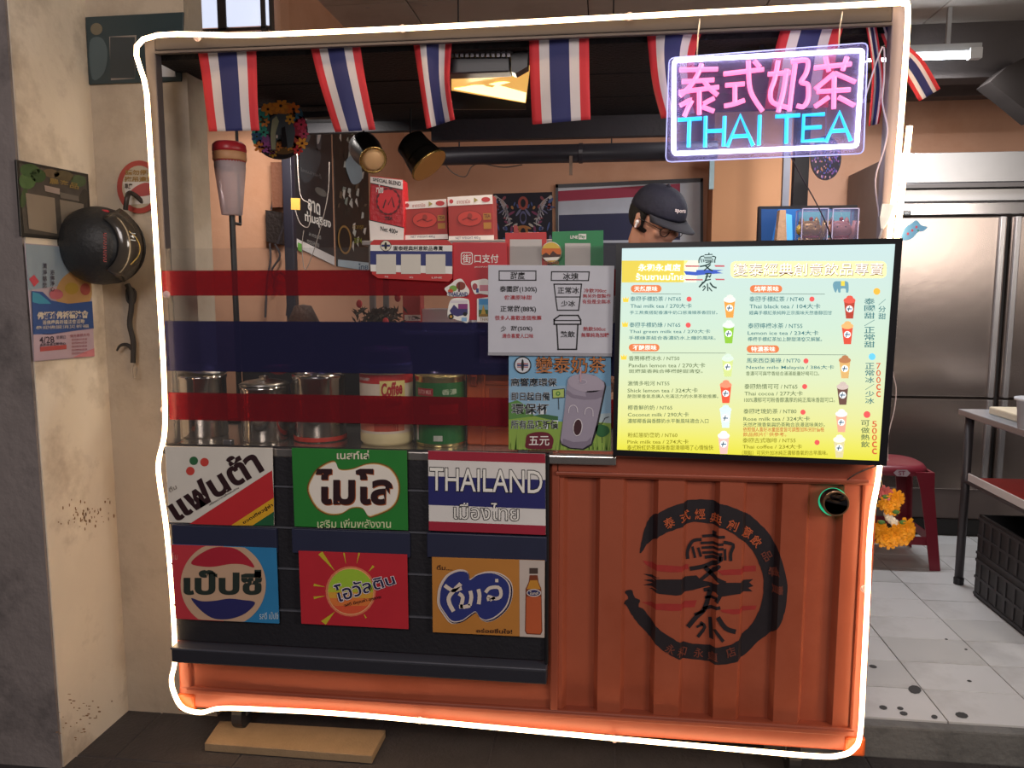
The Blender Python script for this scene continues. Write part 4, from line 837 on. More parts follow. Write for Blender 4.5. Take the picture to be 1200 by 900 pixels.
flag(([(1012, 16), (1018, 50), (1022, 90), (1018, 148)], [(1024, 14), (1030, 50), (1036, 100), (1030, 145)]), .04, 'narrow twisted hanging flag in the upper right corner of the frame', amp=.01, ph=3)
flag(([(1024, 15), (1040, 60), (1060, 90), (1077, 119)], [(1045, 15), (1062, 50), (1082, 70), (1102, 104)]), .05, 'slanted hanging flag sticking out past the right upright', amp=.008, ph=1)
o = obj('flag_string', tube(BM(), smooth([at(x, y, .022) for x, y in ((182, 60), (232, 50), (300, 51), (360, 47), (425, 46), (484, 42), (620, 35), (692, 33), (758, 26), (832, 21), (922, 17), (997, 12), (1040, 12))], 4), .0016, 6), mat('c8b49a', .7), label='thin pale string carrying the hanging flags under the top beam', cat='string')
# ======================= ON THE COUNTER =======================
STEEL = mat('d8d4ce', .14, metal=1., var=.04, bump=.02); STEELB = mat('a9a5a2', .32, metal=1., var=.08, scale=3)
def onc(px, Y): return Vector((at(px, 515, Y).x, Y, ZW))
def canister(px, Y, r, h, label, red=False, lid=True, tilt=0):
    c = onc(px, Y); g = root('steel_canister', c, label, 'canister', 'steel canisters on the counter')
    pr = [(r * .96, 0), (r, .006)]
    pr += [(r, h * .93), (r * 1.03, h * .95), (r * 1.03, h)]; pr += [(r * .97, h), (r * .95, h * .96), (r * .95, .02)]
    obj('body', lathe(BM(), pr, c, 40), STEEL, g, smooth=True)
    if lid:
        ax = Vector((tilt, -.15 * abs(tilt), 1)).normalized()
        obj('lid', lathe(BM(), [(r * 1.02, 0), (r * 1.06, .004), (r * .8, .014), (r * .2, .022), (r * .2, .03), (.001, .032)], c + Vector((0, 0, h + .002 + abs(tilt) * r)), 36, ax), STEELB, g, smooth=True)
    if red: obj('base_band', lathe(BM(), [(r * 1.01, .004), (r * 1.015, .006), (r * 1.015, .016), (r * 1.01, .018)], c, 36), mat('c83a2a', .4), g)
canister(240, .17, .080, .215, 'leftmost steel canister on the counter with a slightly tilted lid', tilt=.16)
canister(312, .12, .078, .185, 'middle steel canister on the counter between its two neighbours', lid=True)
canister(376, .15, .088, .225, 'rightmost and widest steel canister with a red band at its base', red=True, lid=False)
c = onc(330, .13) + Vector((0, 0, .23)); c.z = ZW + .222
r = root('red_ladle', c, 'red round scoop lying on the lid of the middle steel canister', 'scoop'); bm = BM(); lathe(bm, [(.012, 0), (.034, .01), (.04, .03), (.037, .03), (.03, .012), (.01, .004)], c, 24); obj('bowl', bm, mat('c03038', .4), r, smooth=True); obj('handle', tube(BM(), [c + Vector((.03, 0, .026)), c + Vector((.075, .01, .035)), c + Vector((.1, .02, .04))], .004, 8), STEELB, r)
# creamer jar
c = onc(454, .12); R_ = .088; g = root('creamer_jar', c, 'big plastic creamer jar with red and yellow label and purple lid', 'jar')
obj('body', lathe(BM(), [(R_ * .9, 0), (R_, .012), (R_, .035), (R_ * .985, .04), (R_ * .985, .235), (R_, .24), (R_ * .98, .255), (R_ * .8, .275), (R_ * .8, .28)], c, 48), mat('f0dfae', .35), g, smooth=True)
obj('lid', lathe(BM(), [(R_ * .9, .268), (R_ * .92, .272), (R_ * .92, .305), (R_ * .86, .318), (.001, .32)], c, 48), mat('a8406a', .35), g, smooth=True)
obj('seal_ring', lathe(BM(), [(R_ * .95, .255), (R_ * .98, .257), (R_ * .98, .268), (R_ * .95, .27)], c, 48), mat('d8d4dc', .3), g, smooth=True)
def wrap(g, c, rad, bands, name='label', seg=40):
    bm = BM(); mats = []
    for z0, z1, a0, a1, m in bands:
        if m not in mats: mats.append(m)
        k = mats.index(m); n = max(2, int(abs(a1 - a0) / 9)); lo = []; hi = []
        for i in range(n + 1):
            a = R(a0 + (a1 - a0) * i / n); lo.append(bm.verts.new(c + Vector((rad * math.sin(a), -rad * math.cos(a), z0)))); hi.append(bm.verts.new(c + Vector((rad * math.sin(a), -rad * math.cos(a), z1))))
        for i in range(n): bm.faces.new((lo[i], lo[i + 1], hi[i + 1], hi[i])).material_index = k
        rad += .0003
    return obj(name, bm, mats, g)
def wtext(g, c, rad, t, a0, a1, z0, z1, m, name='lettering', bold=.02, slant=0):
    V, F = glyph(t, bold); b0, _ = glyph(t, 0); xs = [p[0] for p in b0]; ys = [p[1] for p in b0]; bm = BM(); vs = []
    for x, y in V:
        v = (y - min(ys)) / (max(ys) - min(ys)); u = (x - min(xs)) / (max(xs) - min(xs)); a = R(a0 + (a1 - a0) * u); vs.append(bm.verts.new(c + Vector((rad * math.sin(a), -rad * math.cos(a), z0 + (z1 - z0) * v + slant * u))))
    for f in F:
        try: bm.faces.new([vs[i] for i in f])
        except ValueError: pass
    return obj(name, bm, m, g)
wrap(g, c, R_ * .992, [(.042, .235, -180, 180, mat('ecdcc8', .4)), (.205, .235, -180, 180, mat('c92c30', .4)), (.05, .115, -60, 55, mat('e88a6a', .4)), (.05, .1, -12, 40, mat('c24a36', .4)), (.12, .215, 2, 58, mat('efdc8c', .4))])
wtext(g, c, R_ * 1.02, 'Coffee', 6, 50, .165, .205, mat('b3202a', .4), bold=.04, slant=.008); wtext(g, c, R_ * 1.02, 'mate', 14, 48, .13, .162, mat('b3202a', .4), bold=.04, slant=.008)
wtext(g, c, R_ * 1.02, 'Coffee', -58, -32, .14, .162, mat('b3202a', .4), bold=.04); wtext(g, c, R_ * 1.02, 'mate', -55, -34, .12, .137, mat('b3202a', .4), bold=.04); wtext(g, c, R_ * 1.02, 'NON-DAIRY', -55, -20, .215, .224, WHITE)
# green can
c = onc(517, .12); R2_ = .082; g = root('green_can', c, 'large green tin can with gold rims and red label band', 'can')
pr = [(R2_ * .98, 0), (R2_ * 1.01, .003), (R2_, .008)]
for k in range(12): pr += [(R2_, .02 + k * .016), (R2_ * .985, .026 + k * .016), (R2_, .032 + k * .016)]
pr += [(R2_, .222), (R2_ * 1.015, .226), (R2_ * 1.015, .232), (R2_ * .97, .232), (R2_ * .96, .226), (.001, .226)]
obj('body', lathe(BM(), pr, c, 44), mat('d0c08a', .22, metal=.9), g, smooth=True)
wrap(g, c, R2_ * 1.006, [(.012, .21, -180, 180, mat('1f6a33', .35)), (.168, .192, -50, -5, mat('b02a38', .4)), (.075, .11, -12, 60, mat('7a2a26', .4)), (.11, .14, -14, 55, mat('cfc8bc', .4)), (.02, .07, -58, -48, mat('d8d8d0', .4)), (.022, .04, -5, 15, mat('c8ccc0', .4))])
wtext(g, c, R2_ * 1.02, 'COCONUT MILK' if False else 'DUTCH MILK', -46, -9, .174, .187, mat('e6b0a8', .4)); wtext(g, c, R2_ * 1.02, '香濃', 15, 50, .172, .19, mat('b8c8a8', .4))
# orange mini crate
xa, xb = at(547, 480, .1).x, at(600, 480, .1).x; g = root('orange_case', Vector(((xa + xb) / 2, .16, ZW)), 'orange plastic case with dark lid and latch beside the green can', 'case')
o2 = mat('cc5a26', .35, bump=.03)
bxo('case_body', (xa, .1, ZW), (xb + .14, .24, ZW + .235), o2, g, bevel=.006); bxo('case_lid', (xa - .003, .095, ZW + .236), (xb + .143, .245, ZW + .258), mat('2a1418', .4), g, bevel=.005)
bxo('frame_strip', (xa + .05, .09, ZW), (xa + .062, .1, ZW + .235), o2, g); bxo('frame_strip', (xa + .062, .092, ZW + .045), (xb + .14, .1, ZW + .06), o2, g); bxo('frame_strip', (xa + .062, .092, ZW + .2), (xb + .14, .1, ZW + .212), o2, g)
bxo('latch', (xa + .012, .088, ZW + .195), (xa + .036, .1, ZW + .232), mat('a33c1a', .35), g, bevel=.005); bxo('recess_panel', (xa + .075, .0965, ZW + .065), (xb + .13, .1, ZW + .19), mat('a8441c', .45), g)
# shelf carrying the tea packs
zsf = at(510, 284, .42).z
g = root('pack_shelf', (0, .42, ZW), 'grey shelf behind the guard carrying the red tea packs', 'shelf'); zs2 = at(510, 386, .42).z; sx0, sx1 = at(436, 300, .42).x, at(700, 300, .42).x
bxo('shelf_board', (sx0, .3, zsf - .016), (sx1, .51, zsf), mat('8a8482', .5), g)
for x in (sx0 + .02, sx1 - .04):
    for y in (.31, .48): bxo('shelf_leg', (x, y, ZW), (x + .02, y + .02, zsf - .016), mat('6a6664', .5), g)
bxo('shelf_board', (sx0, .3, zs2 - .014), (sx1, .49, zs2), mat('d8d4d2', .5), g)
TR_, TWh = mat('b8322f', .5, bump=.1), mat('e4dfdc', .5)
# tall tea bag pack
Yb = .34; q = [(433, 205), (473, 209), (474, 284), (434, 284)]; pl = PY(Yb)
g = root('tea_packet', pl.at(454, 284), 'tall red and white tea packet standing left of the boxes', 'packet')
bm = BM(); fr = [pl.at(x, y) for x, y in [(434, 206), (453, 208), (472, 210), (474, 246), (473, 283), (453, 285), (434, 283), (432, 245)]]
hull_slab(bm, fr, [p + Vector((0, .07, 0)) for p in fr]); bevel_obj(obj('pouch', bm, mat('b01f29', .4, bump=.2), g), .006)
P = Print(pl); P.poly([(434, 207), (472, 211), (472, 222), (434, 214)], TWh, 1); P.poly([(432.5, 258), (473.5, 267), (473, 283), (434, 283)], TWh, 1); P.stroke([(434, 214.5), (472, 222.5)], 1, INK, 2); P.stroke([(433, 258), (473.5, 267)], 1, INK, 2)
P.ell(455, 236, 14, 15.5, mat('6a1820', .5), 2, 26); P.ell(455, 236, 12.8, 14.3, mat('c8222c', .4), 3, 26)
for k in range(14): a = 2 * math.pi * k / 14; P.ell(455 + 13.2 * math.cos(a), 236 + 15 * math.sin(a), 1.4, 2.4, mat('5a161c', .5), 4, 6, rot=math.degrees(a))
P.stroke([(449, 244), (452, 234), (455, 240), (459, 231), (462, 243)], 1.6, mat('4a1218', .5), 4); P.done('artwork', g)
P = Print(pl); P.text('SPECIAL BLEND', [(437, 208.5), (470, 213), (470, 218), (437, 212)], INK, 3, .02); P.text('TEA', (451, 254, 460, 258), INK, 3, .03); P.text('ชาไทย', (441, 217, 449, 226), TWh, 5, .03); P.text('Net 400g', [(446, 265), (466, 269), (466, 276), (446, 272)], INK, 3, .02); P.done('lettering', g)
def tea_box(q, Y, label, side=0):
    pl = PY(Y); g = root('tea_box', pl.at((q[0][0] + q[1][0]) / 2, q[2][1]), label, 'box', 'red and white tea boxes on the shelf')
    fr = [pl.at(*p) for p in q]; bevel_obj(obj('carton', hull_slab(BM(), fr, [p + Vector((0, .1, 0)) for p in fr]), mat('9c2f2a', .5), g), .002)
    P = Print(pl); L_ = lambda u, v: lerpq(q, u, v); B = lambda u0, v0, u1, v1, m, l: P.poly([L_(u0, v0), L_(u1, v0), L_(u1, v1), L_(u0, v1)], m, l)
    B(0, 0, 1, .2, TWh, 1); B(0, .88, 1, 1, TWh, 1)
    x, y = L_(.08, .1); P.ell(x, y, 2.4, 2.6, mat('b03034', .5), 2, 10); x, y = L_(.85, .1); P.ell(x, y, 5.2, 3, mat('b03034', .5), 2, 16); x, y = L_(.62, .1); P.poly([(x - 1.8, y - 3), (x + 3, y), (x - 1.8, y + 3)], mat('a09050', .5), 2)
    x, y = L_(.48, .5); P.ell(x, y, 15, 9.5, mat('7a2420', .5), 2, 24); P.ell(x, y, 14, 8.6, mat('b8382f', .5), 3, 24); P.ell(x, y - 3, 3, 3.5, mat('8c3028', .5), 4, 10); P.stroke([(x - 9, y + 2), (x - 3, y - 1), (x + 3, y + 2), (x + 9, y)], 1.4, mat('7a2420', .5), 4)
    for v in (.4, .6): B(.78, v, .95, v + .14, mat('a8742c', .5), 2)
    P.done('artwork', g); P = Print(pl)
    P.text('ชาตรามือ', [L_(.2, .07), L_(.5, .07), L_(.5, .16), L_(.2, .16)], mat('b06a6a', .5), 3, .01); P.text('TEA', [L_(.8, .42), L_(.93, .42), L_(.93, .5), L_(.8, .5)], mat('5a2018', .5), 3, .02); P.text('NET WEIGHT 400 g', [L_(.15, .9), L_(.7, .9), L_(.7, .97), L_(.15, .97)], mat('707080', .5), 3, .01); P.done('lettering', g)
tea_box([(473, 236.5), (523, 233), (525, 280), (474, 281)], .36, 'left tea box, dimmer and lower, between the packet and the other box')
tea_box([(524.5, 231), (577, 228), (579, 282), (526, 283)], .34, 'right tea box, taller one with a visible right side')
# things seen between the stripes
g = bxo('white_carton', (at(494, 370, .36).x, .36, zs2 + .0003), (at(553, 370, .36).x, .48, at(500, 362, .36).z), mat('d2ced6', .5), label='plain white carton seen between the red and navy stripes', cat='box')
g = bxo('red_packet', (at(472, 370, .34).x, .34, zs2 + .0003), (at(493, 370, .34).x, .40, at(480, 346, .34).z), TR_, label='small red packet with white foot next to the white carton', cat='packet')
P = Print(PY(.339)); P.rect(474, 369, 493, 376, TWh, 1); P.text('TEA', (478, 371, 490, 375), mat('4a4a7a', .5), 2); P.done('printed_band', g)
bm = BM(); cx_ = at(445, 360, .24); random.seed(9)
g = root('dried_bouquet', Vector((cx_.x, .24, ZW)), 'dark dried plant bunch with a few red petals behind the stripes', 'dried plant')
lathe(bm, [(.04, 0), (.06, .1), (.05, .25), (.04, .3)], (cx_.x, .24, ZW), 20); obj('pot', bm, mat('3a2c2a', .7), g)
bm = BM()
for k in range(420):
    p = Vector((cx_.x + random.gauss(0, .04), .24 + random.gauss(0, .015), ZW + .31 + random.uniform(0, .13))); d = Vector((random.gauss(0, 1), random.gauss(0, .5), random.gauss(0, 1))).normalized() * .018; s = d.cross(Vector((0, 1, 0))).normalized() * .004
    bm.faces.new([bm.verts.new(v) for v in (p - d, p + s, p + d, p - s)])
obj('leaves', bm, mat('3b342c', .8, var=.5, scale=60), g, kind='stuff')
for x, y in ((421, 356), (452, 377), (466, 349)): obj('petal', ball(BM(), at(x, y, .2), .011, (1, .5, 1.3), 8), mat('b02c34', .6), g)
c = onc(360, .36); g = root('carved_trunk', c, 'dark brown carved wooden trunk figure behind the red stripe', 'carving'); bm = BM(); prf = [(.03, 0)]
for k in range(14): prf.append((.045 + .012 * math.sin(k * 1.7) + (.01 if k > 10 else 0), .03 * k + .01))
lathe(bm, prf + [(.03, .45), (.001, .455)], c, 18); obj('trunk', bm, mat('4a3026', .7, bump=.8, var=.4), g, smooth=True)

# ======================= HANGING AND STANDING PROPS, LEFT =======================
pc = at(276, 210, .5); zt = at(276, 168, .5).z; zb_ = at(276, 253, .5).z
xk = pc.x; g = root('plastic_cup', Vector((xk, .46, zb_)), 'milky plastic takeaway cup with red lid mounted on a black stick', 'cup'); hc = zt - zb_
obj('cup_body', lathe(BM(), [(.038, 0), (.056, hc * .62), (.057, hc * .72)], (xk, .46, zb_), 36), FROST, g, smooth=True)
obj('tea_layer', lathe(BM(), [(.054, 0), (.0575, hc * .11)], (xk, .46, zb_ + hc * .62), 32), mat('9c3434', .5), g, smooth=True)
obj('sleeve_band', lathe(BM(), [(.0585, 0), (.061, .004), (.061, .028), (.0585, .032)], (xk, .46, zb_ + hc * .73), 32), mat('c8946a', .5), g, smooth=True)
obj('lid', lathe(BM(), [(.06, 0), (.062, .006), (.06, .026), (.05, .036), (.001, .038)], (xk, .46, zb_ + hc * .73 + .032), 32), mat('b02a34', .35), g, smooth=True)
P = Print(PY(.4)); P.text('THAI TEA', (262, 206, 275, 208.5), mat('8a7076', .5), 1); P.text('500ml', (263, 217.5, 272, 218.8), mat('8a7076', .5), 1)
P = None
g2 = root('black_stick', Vector((xk, .46, ZW)), 'thin black stick standing on the counter under the plastic cup', 'stick'); obj('rod', tube(BM(), [(xk, .46, ZW), (xk, .46, zb_ - .002)], .011, 10), BLACK, g2); obj('rod', tube(BM(), [(xk, .525, zb_ - .03), (xk, .525, ZRF - .012)], .006, 8), BLACK, g2); obj('foot', lathe(BM(), [(.05, 0), (.05, .008), (.012, .014)], (xk, .46, ZW), 24), BLACK, g2); obj('link', tube(BM(), [(xk, .46, zb_ - .03), (xk, .525, zb_ - .03)], .006, 8), BLACK, g2)
# painted fan disc
FD = PY(.58); cx_, cy_ = 327.5, 153; rad = 32.5
g = root('painted_fan', FD.at(cx_, cy_ + rad), 'round hand painted fan with black outlined colourful flowers', 'fan')
obj('disc', slab(BM(), [(cx_ + rad * math.cos(R(a)), cy_ + rad * math.sin(R(a)) * 1.04) for a in range(0, 360, 10)], FD, .006), mat('1c1a20', .4), g)
P = Print(FD); random.seed(4)
for x, y, a, b, c in ((306, 140, 10, 12, '2f8c84'), (301, 158, 6, 14, '3a9c90'), (328, 127, 22, 7, 'c8823a'), (312, 168, 12, 10, '7c4a86'), (346, 134, 9, 9, '2f5a70'), (351, 150, 8, 14, '9c2f44'), (346, 168, 11, 9, 'b04a3a'), (332, 172, 16, 9, '6a5030'), (326, 150, 14, 16, '3c4a54')): P.ell(x, y, a, b, mat(c, .35), 1, 20)
def flower(x, y, s, c, n=6, l=2):
    for k in range(n):
        a = 2 * math.pi * k / n + x; P.ell(x + s * .62 * math.cos(a), y + s * .62 * math.sin(a), s * .42, s * .27, mat(c, .35), l, 10, rot=math.degrees(a))
    P.ell(x, y, s * .2, s * .2, mat('2a1a1a', .5), l + 1, 8)
for x, y, s, c in ((314, 128, 8, 'd8923c'), (329, 124, 9, 'e0963a'), (344, 128, 8, 'd87a34'), (306, 137, 7, '3f9a90'), (300, 148, 8, '45b0a0'), (301, 160, 7, '2f4f7a'), (310, 143, 6, 'd88a40'), (304, 172, 7, 'd8843a'), (312, 172, 7, 'a0529a'), (318, 176, 6, 'c46ab0'), (339, 139, 7, 'caa050'), (339, 152, 7, '5a4a8c'), (353, 146, 7, 'c23c5a'), (356, 157, 6, 'c04a6a'), (354, 168, 7, 'e09a3a'), (349, 176, 6, 'c83a3c'), (345, 136, 6, '3c6a8a'), (326, 172, 5, 'c07a3c'), (339, 172, 5, 'c8883c'), (309, 155, 6, '3aa08c'), (320, 180, 5, 'b0862c')): flower(x, y, s, c)
P.poly([(319, 138), (326, 133), (336, 134), (343, 142), (346, 156), (343, 172), (336, 174), (334, 160), (328, 158), (324, 166), (323, 176), (318, 176), (318, 158)], mat('4a545c', .4), 6); P.poly([(319, 140), (324, 136), (327, 142), (323, 156), (323, 175), (318, 175), (317, 156)], mat('9aa084', .4), 7); P.poly([(330, 150), (334, 148), (337, 172), (330, 172)], mat('181820', .4), 7); P.ell(324.5, 160, .9, 2.2, WHITE, 8, 8)
flower(340, 140, 6, 'd8a43c', 6, 8); P.done('artwork', g); obj('cord', tube(BM(), [FD.at(333, 121), FD.at(331, 75)], .0015, 5), mat('b8a890', .7), g)
# second hanging ornament behind the neon sign
FD2 = PY(.6); g = root('oval_mask', FD2.at(968, 211), 'dark oval ornament with purple glitter below the neon sign', 'ornament')
obj('disc', slab(BM(), [(968 + 18 * math.cos(R(a)), 185 + 26 * math.sin(R(a))) for a in range(0, 360, 12)], FD2, .01), mat('1e1c30', .35), g); P = Print(FD2)
for k in range(130):
    a = random.uniform(0, 6.28); q_ = math.sqrt(random.random()) * .92; P.ell(968 + 18 * q_ * math.cos(a), 185 + 26 * q_ * math.sin(a), random.uniform(.4, 1.1), random.uniform(.8, 2.2), mat(random.choice(['8a5a9c', '4a5ab0', 'b07a5a', 'c090a0', '3a3a6a', '6a4a8a']), .3), 1 + k % 3, 6)
P.done('artwork', g); obj('cord', tube(BM(), [FD2.at(968, 160), FD2.at(968, 40)], .0015, 5), mat('806a90', .7), g)
# junction box and cables
g = root('junction_box', PY(YST).at(316, 285), 'dark rusty junction box with loose cables on the side wall', 'electrical box'); pxw = PY(YST)
bm = BM(); slab(bm, [(311, 246), (330, 249), (331, 287), (312, 283)], pxw, .001); 
for v in bm.verts: pass
f_ = [pxw.at(x, y, .03) for x, y in [(311, 246), (330, 249), (331, 287), (312, 283)]]; bm.free(); obj('box', hull_slab(BM(), f_, [p + Vector((0, .0295, 0)) for p in f_]), mat('2e2422', .6, metal=.3, bump=.4), g)
for pts in ([(318, 246), (321, 225), (319, 205), (322, 192)], [(316, 285), (317, 305), (313, 330), (311, 372)], [(322, 286), (328, 300), (318, 318), (324, 330)], [(325, 286), (331, 268), (334, 250), (336, 225)], [(320, 338), (324, 322), (333, 322), (338, 340), (336, 370)]):
    obj('cable', tube(BM(), smooth([pxw.at(x, y, .03) for x, y in pts], 6), .005, 6), mat('3a3236', .6), g)
g = root('brown_conduit_box', pxw.at(320, 243), 'brown upright conduit cover above the junction box', 'cover'); f_ = [pxw.at(x, y, .04) for x, y in [(317, 190), (331, 190), (331, 243), (319, 243)]]; obj('cover', hull_slab(BM(), f_, [p + Vector((0, .039, 0)) for p in f_]), mat('7a4c36', .6, bump=.3), g)
obj('yellow_tag', slab(BM(), [(341, 232), (351.5, 232.5), (351.5, 246), (341, 245.5)], PY(.8), .003), mat('d8a84a', .5), label='small yellow paper tag hanging on wires before the left poster', cat='tag')
o = obj('loose_wires', BM() if False else tube(tube(BM(), smooth([PY(.8).at(x, y) for x, y in ((346, 246), (352, 262), (362, 265), (363, 240), (352, 228), (348, 175), (346, 130))], 6), .002, 5), smooth([PY(.78).at(x, y) for x, y in ((356, 270), (354, 290), (358, 316), (372, 280), (384, 230), (386, 190))], 6), .0018, 5), mat('8a8078', .6), label='thin tangled wires hanging in front of the left poster', cat='wires')
# posters on the side wall
pxw = PX(XRW)
def wposter(q, label, c):
    g = root('film_poster', pxw.at(q[2][0], q[2][1]), label, 'poster', 'dark posters on the side wall'); f_ = [pxw.at(x, y, .006) for x, y in q]; obj('sheet', hull_slab(BM(), f_, [p - Vector((.005, 0, 0)) for p in f_]), mat(c, .45), g); return g, Plane((XRW + .006, 0, 0), (1, 0, 0))
g, pl = wposter([(345, 118), (387, 118), (392, 311), (347, 289)], 'left dark poster with white slanted Thai title over grey text lines', '26272b'); P = Print(pl)
P.poly([(347, 279), (392, 301), (392, 311), (347, 289)], TWh, 1); P.blob([(352, 176), (360, 168), (370, 172), (376, 182), (372, 200), (360, 214), (352, 206)], mat('3c3f44', .5), 1); P.ell(358, 162, 5, 10, mat('6a6c70', .5), 1, rot=20); P.ell(374, 158, 2, 11, mat('c8c6c4', .5), 2, rot=8); P.poly([(369, 135), (378, 137), (376, 175), (371, 176)], mat('54565c', .5), 1)
P.ell(376, 225, 8, 4, mat('6a6a66', .5), 2, rot=35); P.poly([(349, 284), (354, 286), (354, 296), (349, 293)], mat('6ab04a', .5), 2); P.done('artwork', g); P = Print(pl)
P.text('ลาด', [(361, 233), (375, 240), (375, 252), (361, 245)], WHITE, 3, .03); P.text('ท่ามสุริยง', [(357, 247), (387, 256), (388, 270), (358, 262)], WHITE, 3, .03); P.text('ละครเวที', [(362, 271), (376, 276), (376, 281), (362, 276)], mat('a8a8a4', .5), 3); P.text('ทรงสมัย', [(360, 279), (374, 284), (374, 290), (360, 285)], mat('a8a8a4', .5), 3)
P.text('ใครเล่าจะรู้', [(352, 196), (376, 204), (377, 210), (353, 202)], mat('787a7c', .5), 3); P.done('lettering', g)
g, pl = wposter([(390, 128), (430, 128), (434, 318), (395, 312)], 'right dark poster with torn white patches and a gold ring', '211f1d'); P = Print(pl); random.seed(11)
for k in range(46):
    x = random.uniform(396, 428); y = random.uniform(150, 285); P.poly([(x, y), (x + random.uniform(1, 4), y + random.uniform(-2, 2)), (x + random.uniform(1, 3), y + random.uniform(3, 12)), (x - 1, y + random.uniform(3, 9))], mat(random.choice(['c8ccc4', '8f9a90', '6a5c4a', 'd8d4cc', '3a3630']), .5), 1 + k % 3)
P.poly([(408, 135), (430, 135), (430, 150), (412, 158)], mat('a8b494', .5), 4); P.blob([(405, 190), (413, 182), (422, 190), (424, 210), (414, 216), (408, 205)], mat('9db4c0', .5), 5); P.ell(404, 281, 8, 17, mat('a07c44', .5), 5, 24, rot=-4); P.ell(404, 281, 6.3, 14.6, mat('1a1816', .5), 6, 24, rot=-4)
P.poly([(396, 304), (434, 308), (434, 318), (396, 312)], mat('b8cdd8', .5), 5); P.done('artwork', g); P = Print(pl); P.text('3574', (415, 279, 424, 285), mat('8a9a3c', .5), 6, .02); P.text('ชาวกรุง', (413, 264, 426, 270), mat('a88c3c', .5), 6); P.text('THAILAND', (408, 137, 428, 144), mat('c8d83c', .5), 6, .03); P.text('ไทย', (420, 309, 431, 316), mat('2a5a7a', .5), 6, .02); P.done('lettering', g)
# hanging lamps
def cone_lamp(a, b, r0, r1, label, disc=False):
    a = Vector(a); b = Vector(b); ax = (b - a).normalized(); L_ = (b - a).length; g = root('spot_lamp', b, label, 'lamp', 'black lamps under the stall roof')
    obj('housing', lathe(BM(), [(r0 * .5, -.02), (r0, 0), (r0 * 1.02, L_ * .3), (r1, L_), (r1 * 1.04, L_ + .004), (r1 * .95, L_ + .003), (r1 * .9, L_ * .6), (.001, L_ * .5)], a, 28, ax), mat('1c1a1a', .3, metal=.5), g, smooth=True)
    obj('rim', lathe(BM(), [(r1 * 1.03, L_ - .002), (r1 * 1.06, L_ + .002), (r1 * 1.05, L_ + .007), (r1 * .98, L_ + .007)], a, 28, ax), mat('b89a5c', .25, metal=.9), g, smooth=True)
    obj('reflector', lathe(BM(), [(r1 * .98, L_ + .002), (r1 * (.9 if not disc else .6), L_ + (.004 if not disc else .018)), (.001, L_ + (-.01 if not disc else .02))], a, 28, ax), mat('e0b888' if disc else '7a6238', .5, metal=.2), g, smooth=True)
    top = a + Vector((0, .0, .02)); obj('stem', tube(BM(), [a, Vector((a.x, a.y + .01, ZRF if a.y < YRB - .03 else ZC))], .004, 6), BLACK, g)
cone_lamp(at(426, 172, .78), at(437, 187, .68), .062, .052, 'small black round lamp facing the street with a tan disc', True)
cone_lamp(at(481, 167, .76), at(502, 193, .74), .062, .078, 'bigger tilted black lamp hood with a brass rim')
# duct pipe with hangers
YD = 1.6; a = at(523, 183, YD); b = at(840, 178, YD); b.z = a.z
g = root('duct_pipe', (a + b) / 2, 'thick dark grey duct pipe running along under the ceiling', 'pipe'); obj('pipe', tube(BM(), [a - Vector((.12, 0, 0)), a, b], [.046, .046, .046], 18), mat('34323a', .4, metal=.2), g, smooth=True); obj('joint_collar', tube(BM(), [a.lerp(b, .5), a.lerp(b, .515)], .05, 18), mat('3c3a42', .4), g)
for t in (.05, .62): p = a.lerp(b, t); obj('hanger', tube(BM(), [p + Vector((0, 0, .04)), Vector((p.x, p.y, ZC))], .004, 6), mat('2c2a2e', .5), g)
obj('cable', tube(BM(), smooth([at(520, 190, YD), at(530, 202, YD), at(545, 207, YD), at(553, 195, YD), at(565, 192, YD), at(590, 196, YD), at(612, 193, YD)], 5), .003, 6), mat('5a4a40', .6), g)
obj('drop_strip', box(BM(), at(667, 205, YD - .05), at(671, 183, YD - .04)), mat('9a8474', .6), g)
# floodlight
g = root('floodlight', at(560, 88, .12), 'black finned floodlight with its warm glow painted on a panel behind the flags', 'lamp'); pl = PY(.09); fm = mat('1b1a20', .4)
bevel_obj(obj('lamp_housing', slab(BM(), [(516, 68), (597, 67), (598, 84), (516, 87)], pl, .06), fm, g), .004)
obj('side_bracket', slab(BM(), [(599, 64), (619, 55), (618, 78), (604, 86), (599, 84)], pl, .05), fm, g)
for k in range(13): x = 521 + k * 6.1; obj('cooling_fin', slab(BM(), [(x, 58), (x + 3.8, 57.8), (x + 3.8, 66.5), (x, 66.7)], PY(.084), .05), mat('77747a', .35, metal=.6), g)
obj('fin_bar', slab(BM(), [(518, 61.2), (601, 60.6), (601, 62.2), (518, 62.8)], PY(.082), .05), mat('3a383e', .4, metal=.4), g)
obj('painted_panel_glow', hull_slab(BM(), [at(529, 88, .12), at(616, 83, .12), at(621, 80, .14), at(616, 121, .42), at(529, 106, .32)], [p + Vector((0, .01, .012)) for p in (at(529, 88, .12), at(616, 83, .12), at(621, 80, .14), at(616, 121, .42), at(529, 106, .32))]), mat('f6c878', .4, emit=.75, ecol='f2bc62'), g)  # floodlight's glow on the panel behind it, put in as emission
obj('lamp_lens', hull_slab(BM(), [at(532, 104.5, .29), at(590, 96, .24), at(618, 97, .26), at(615.5, 120, .4)], [p + Vector((0, .01, .012)) for p in (at(532, 104.5, .29), at(590, 96, .24), at(618, 97, .26), at(615.5, 120, .4))]), mat('ffe6b0', .4, emit=3.0, ecol='ffd98a'), g)
obj('hanger', box(BM(), at(600, 64, .13), (at(604, 60, .13).x, .14, ZRF)), fm, g)
obj('guard_plate', slab(BM(), [(506, 112), (528, 107), (616, 123), (616, 128), (508, 128)], PY(.5), .01), fm, g)

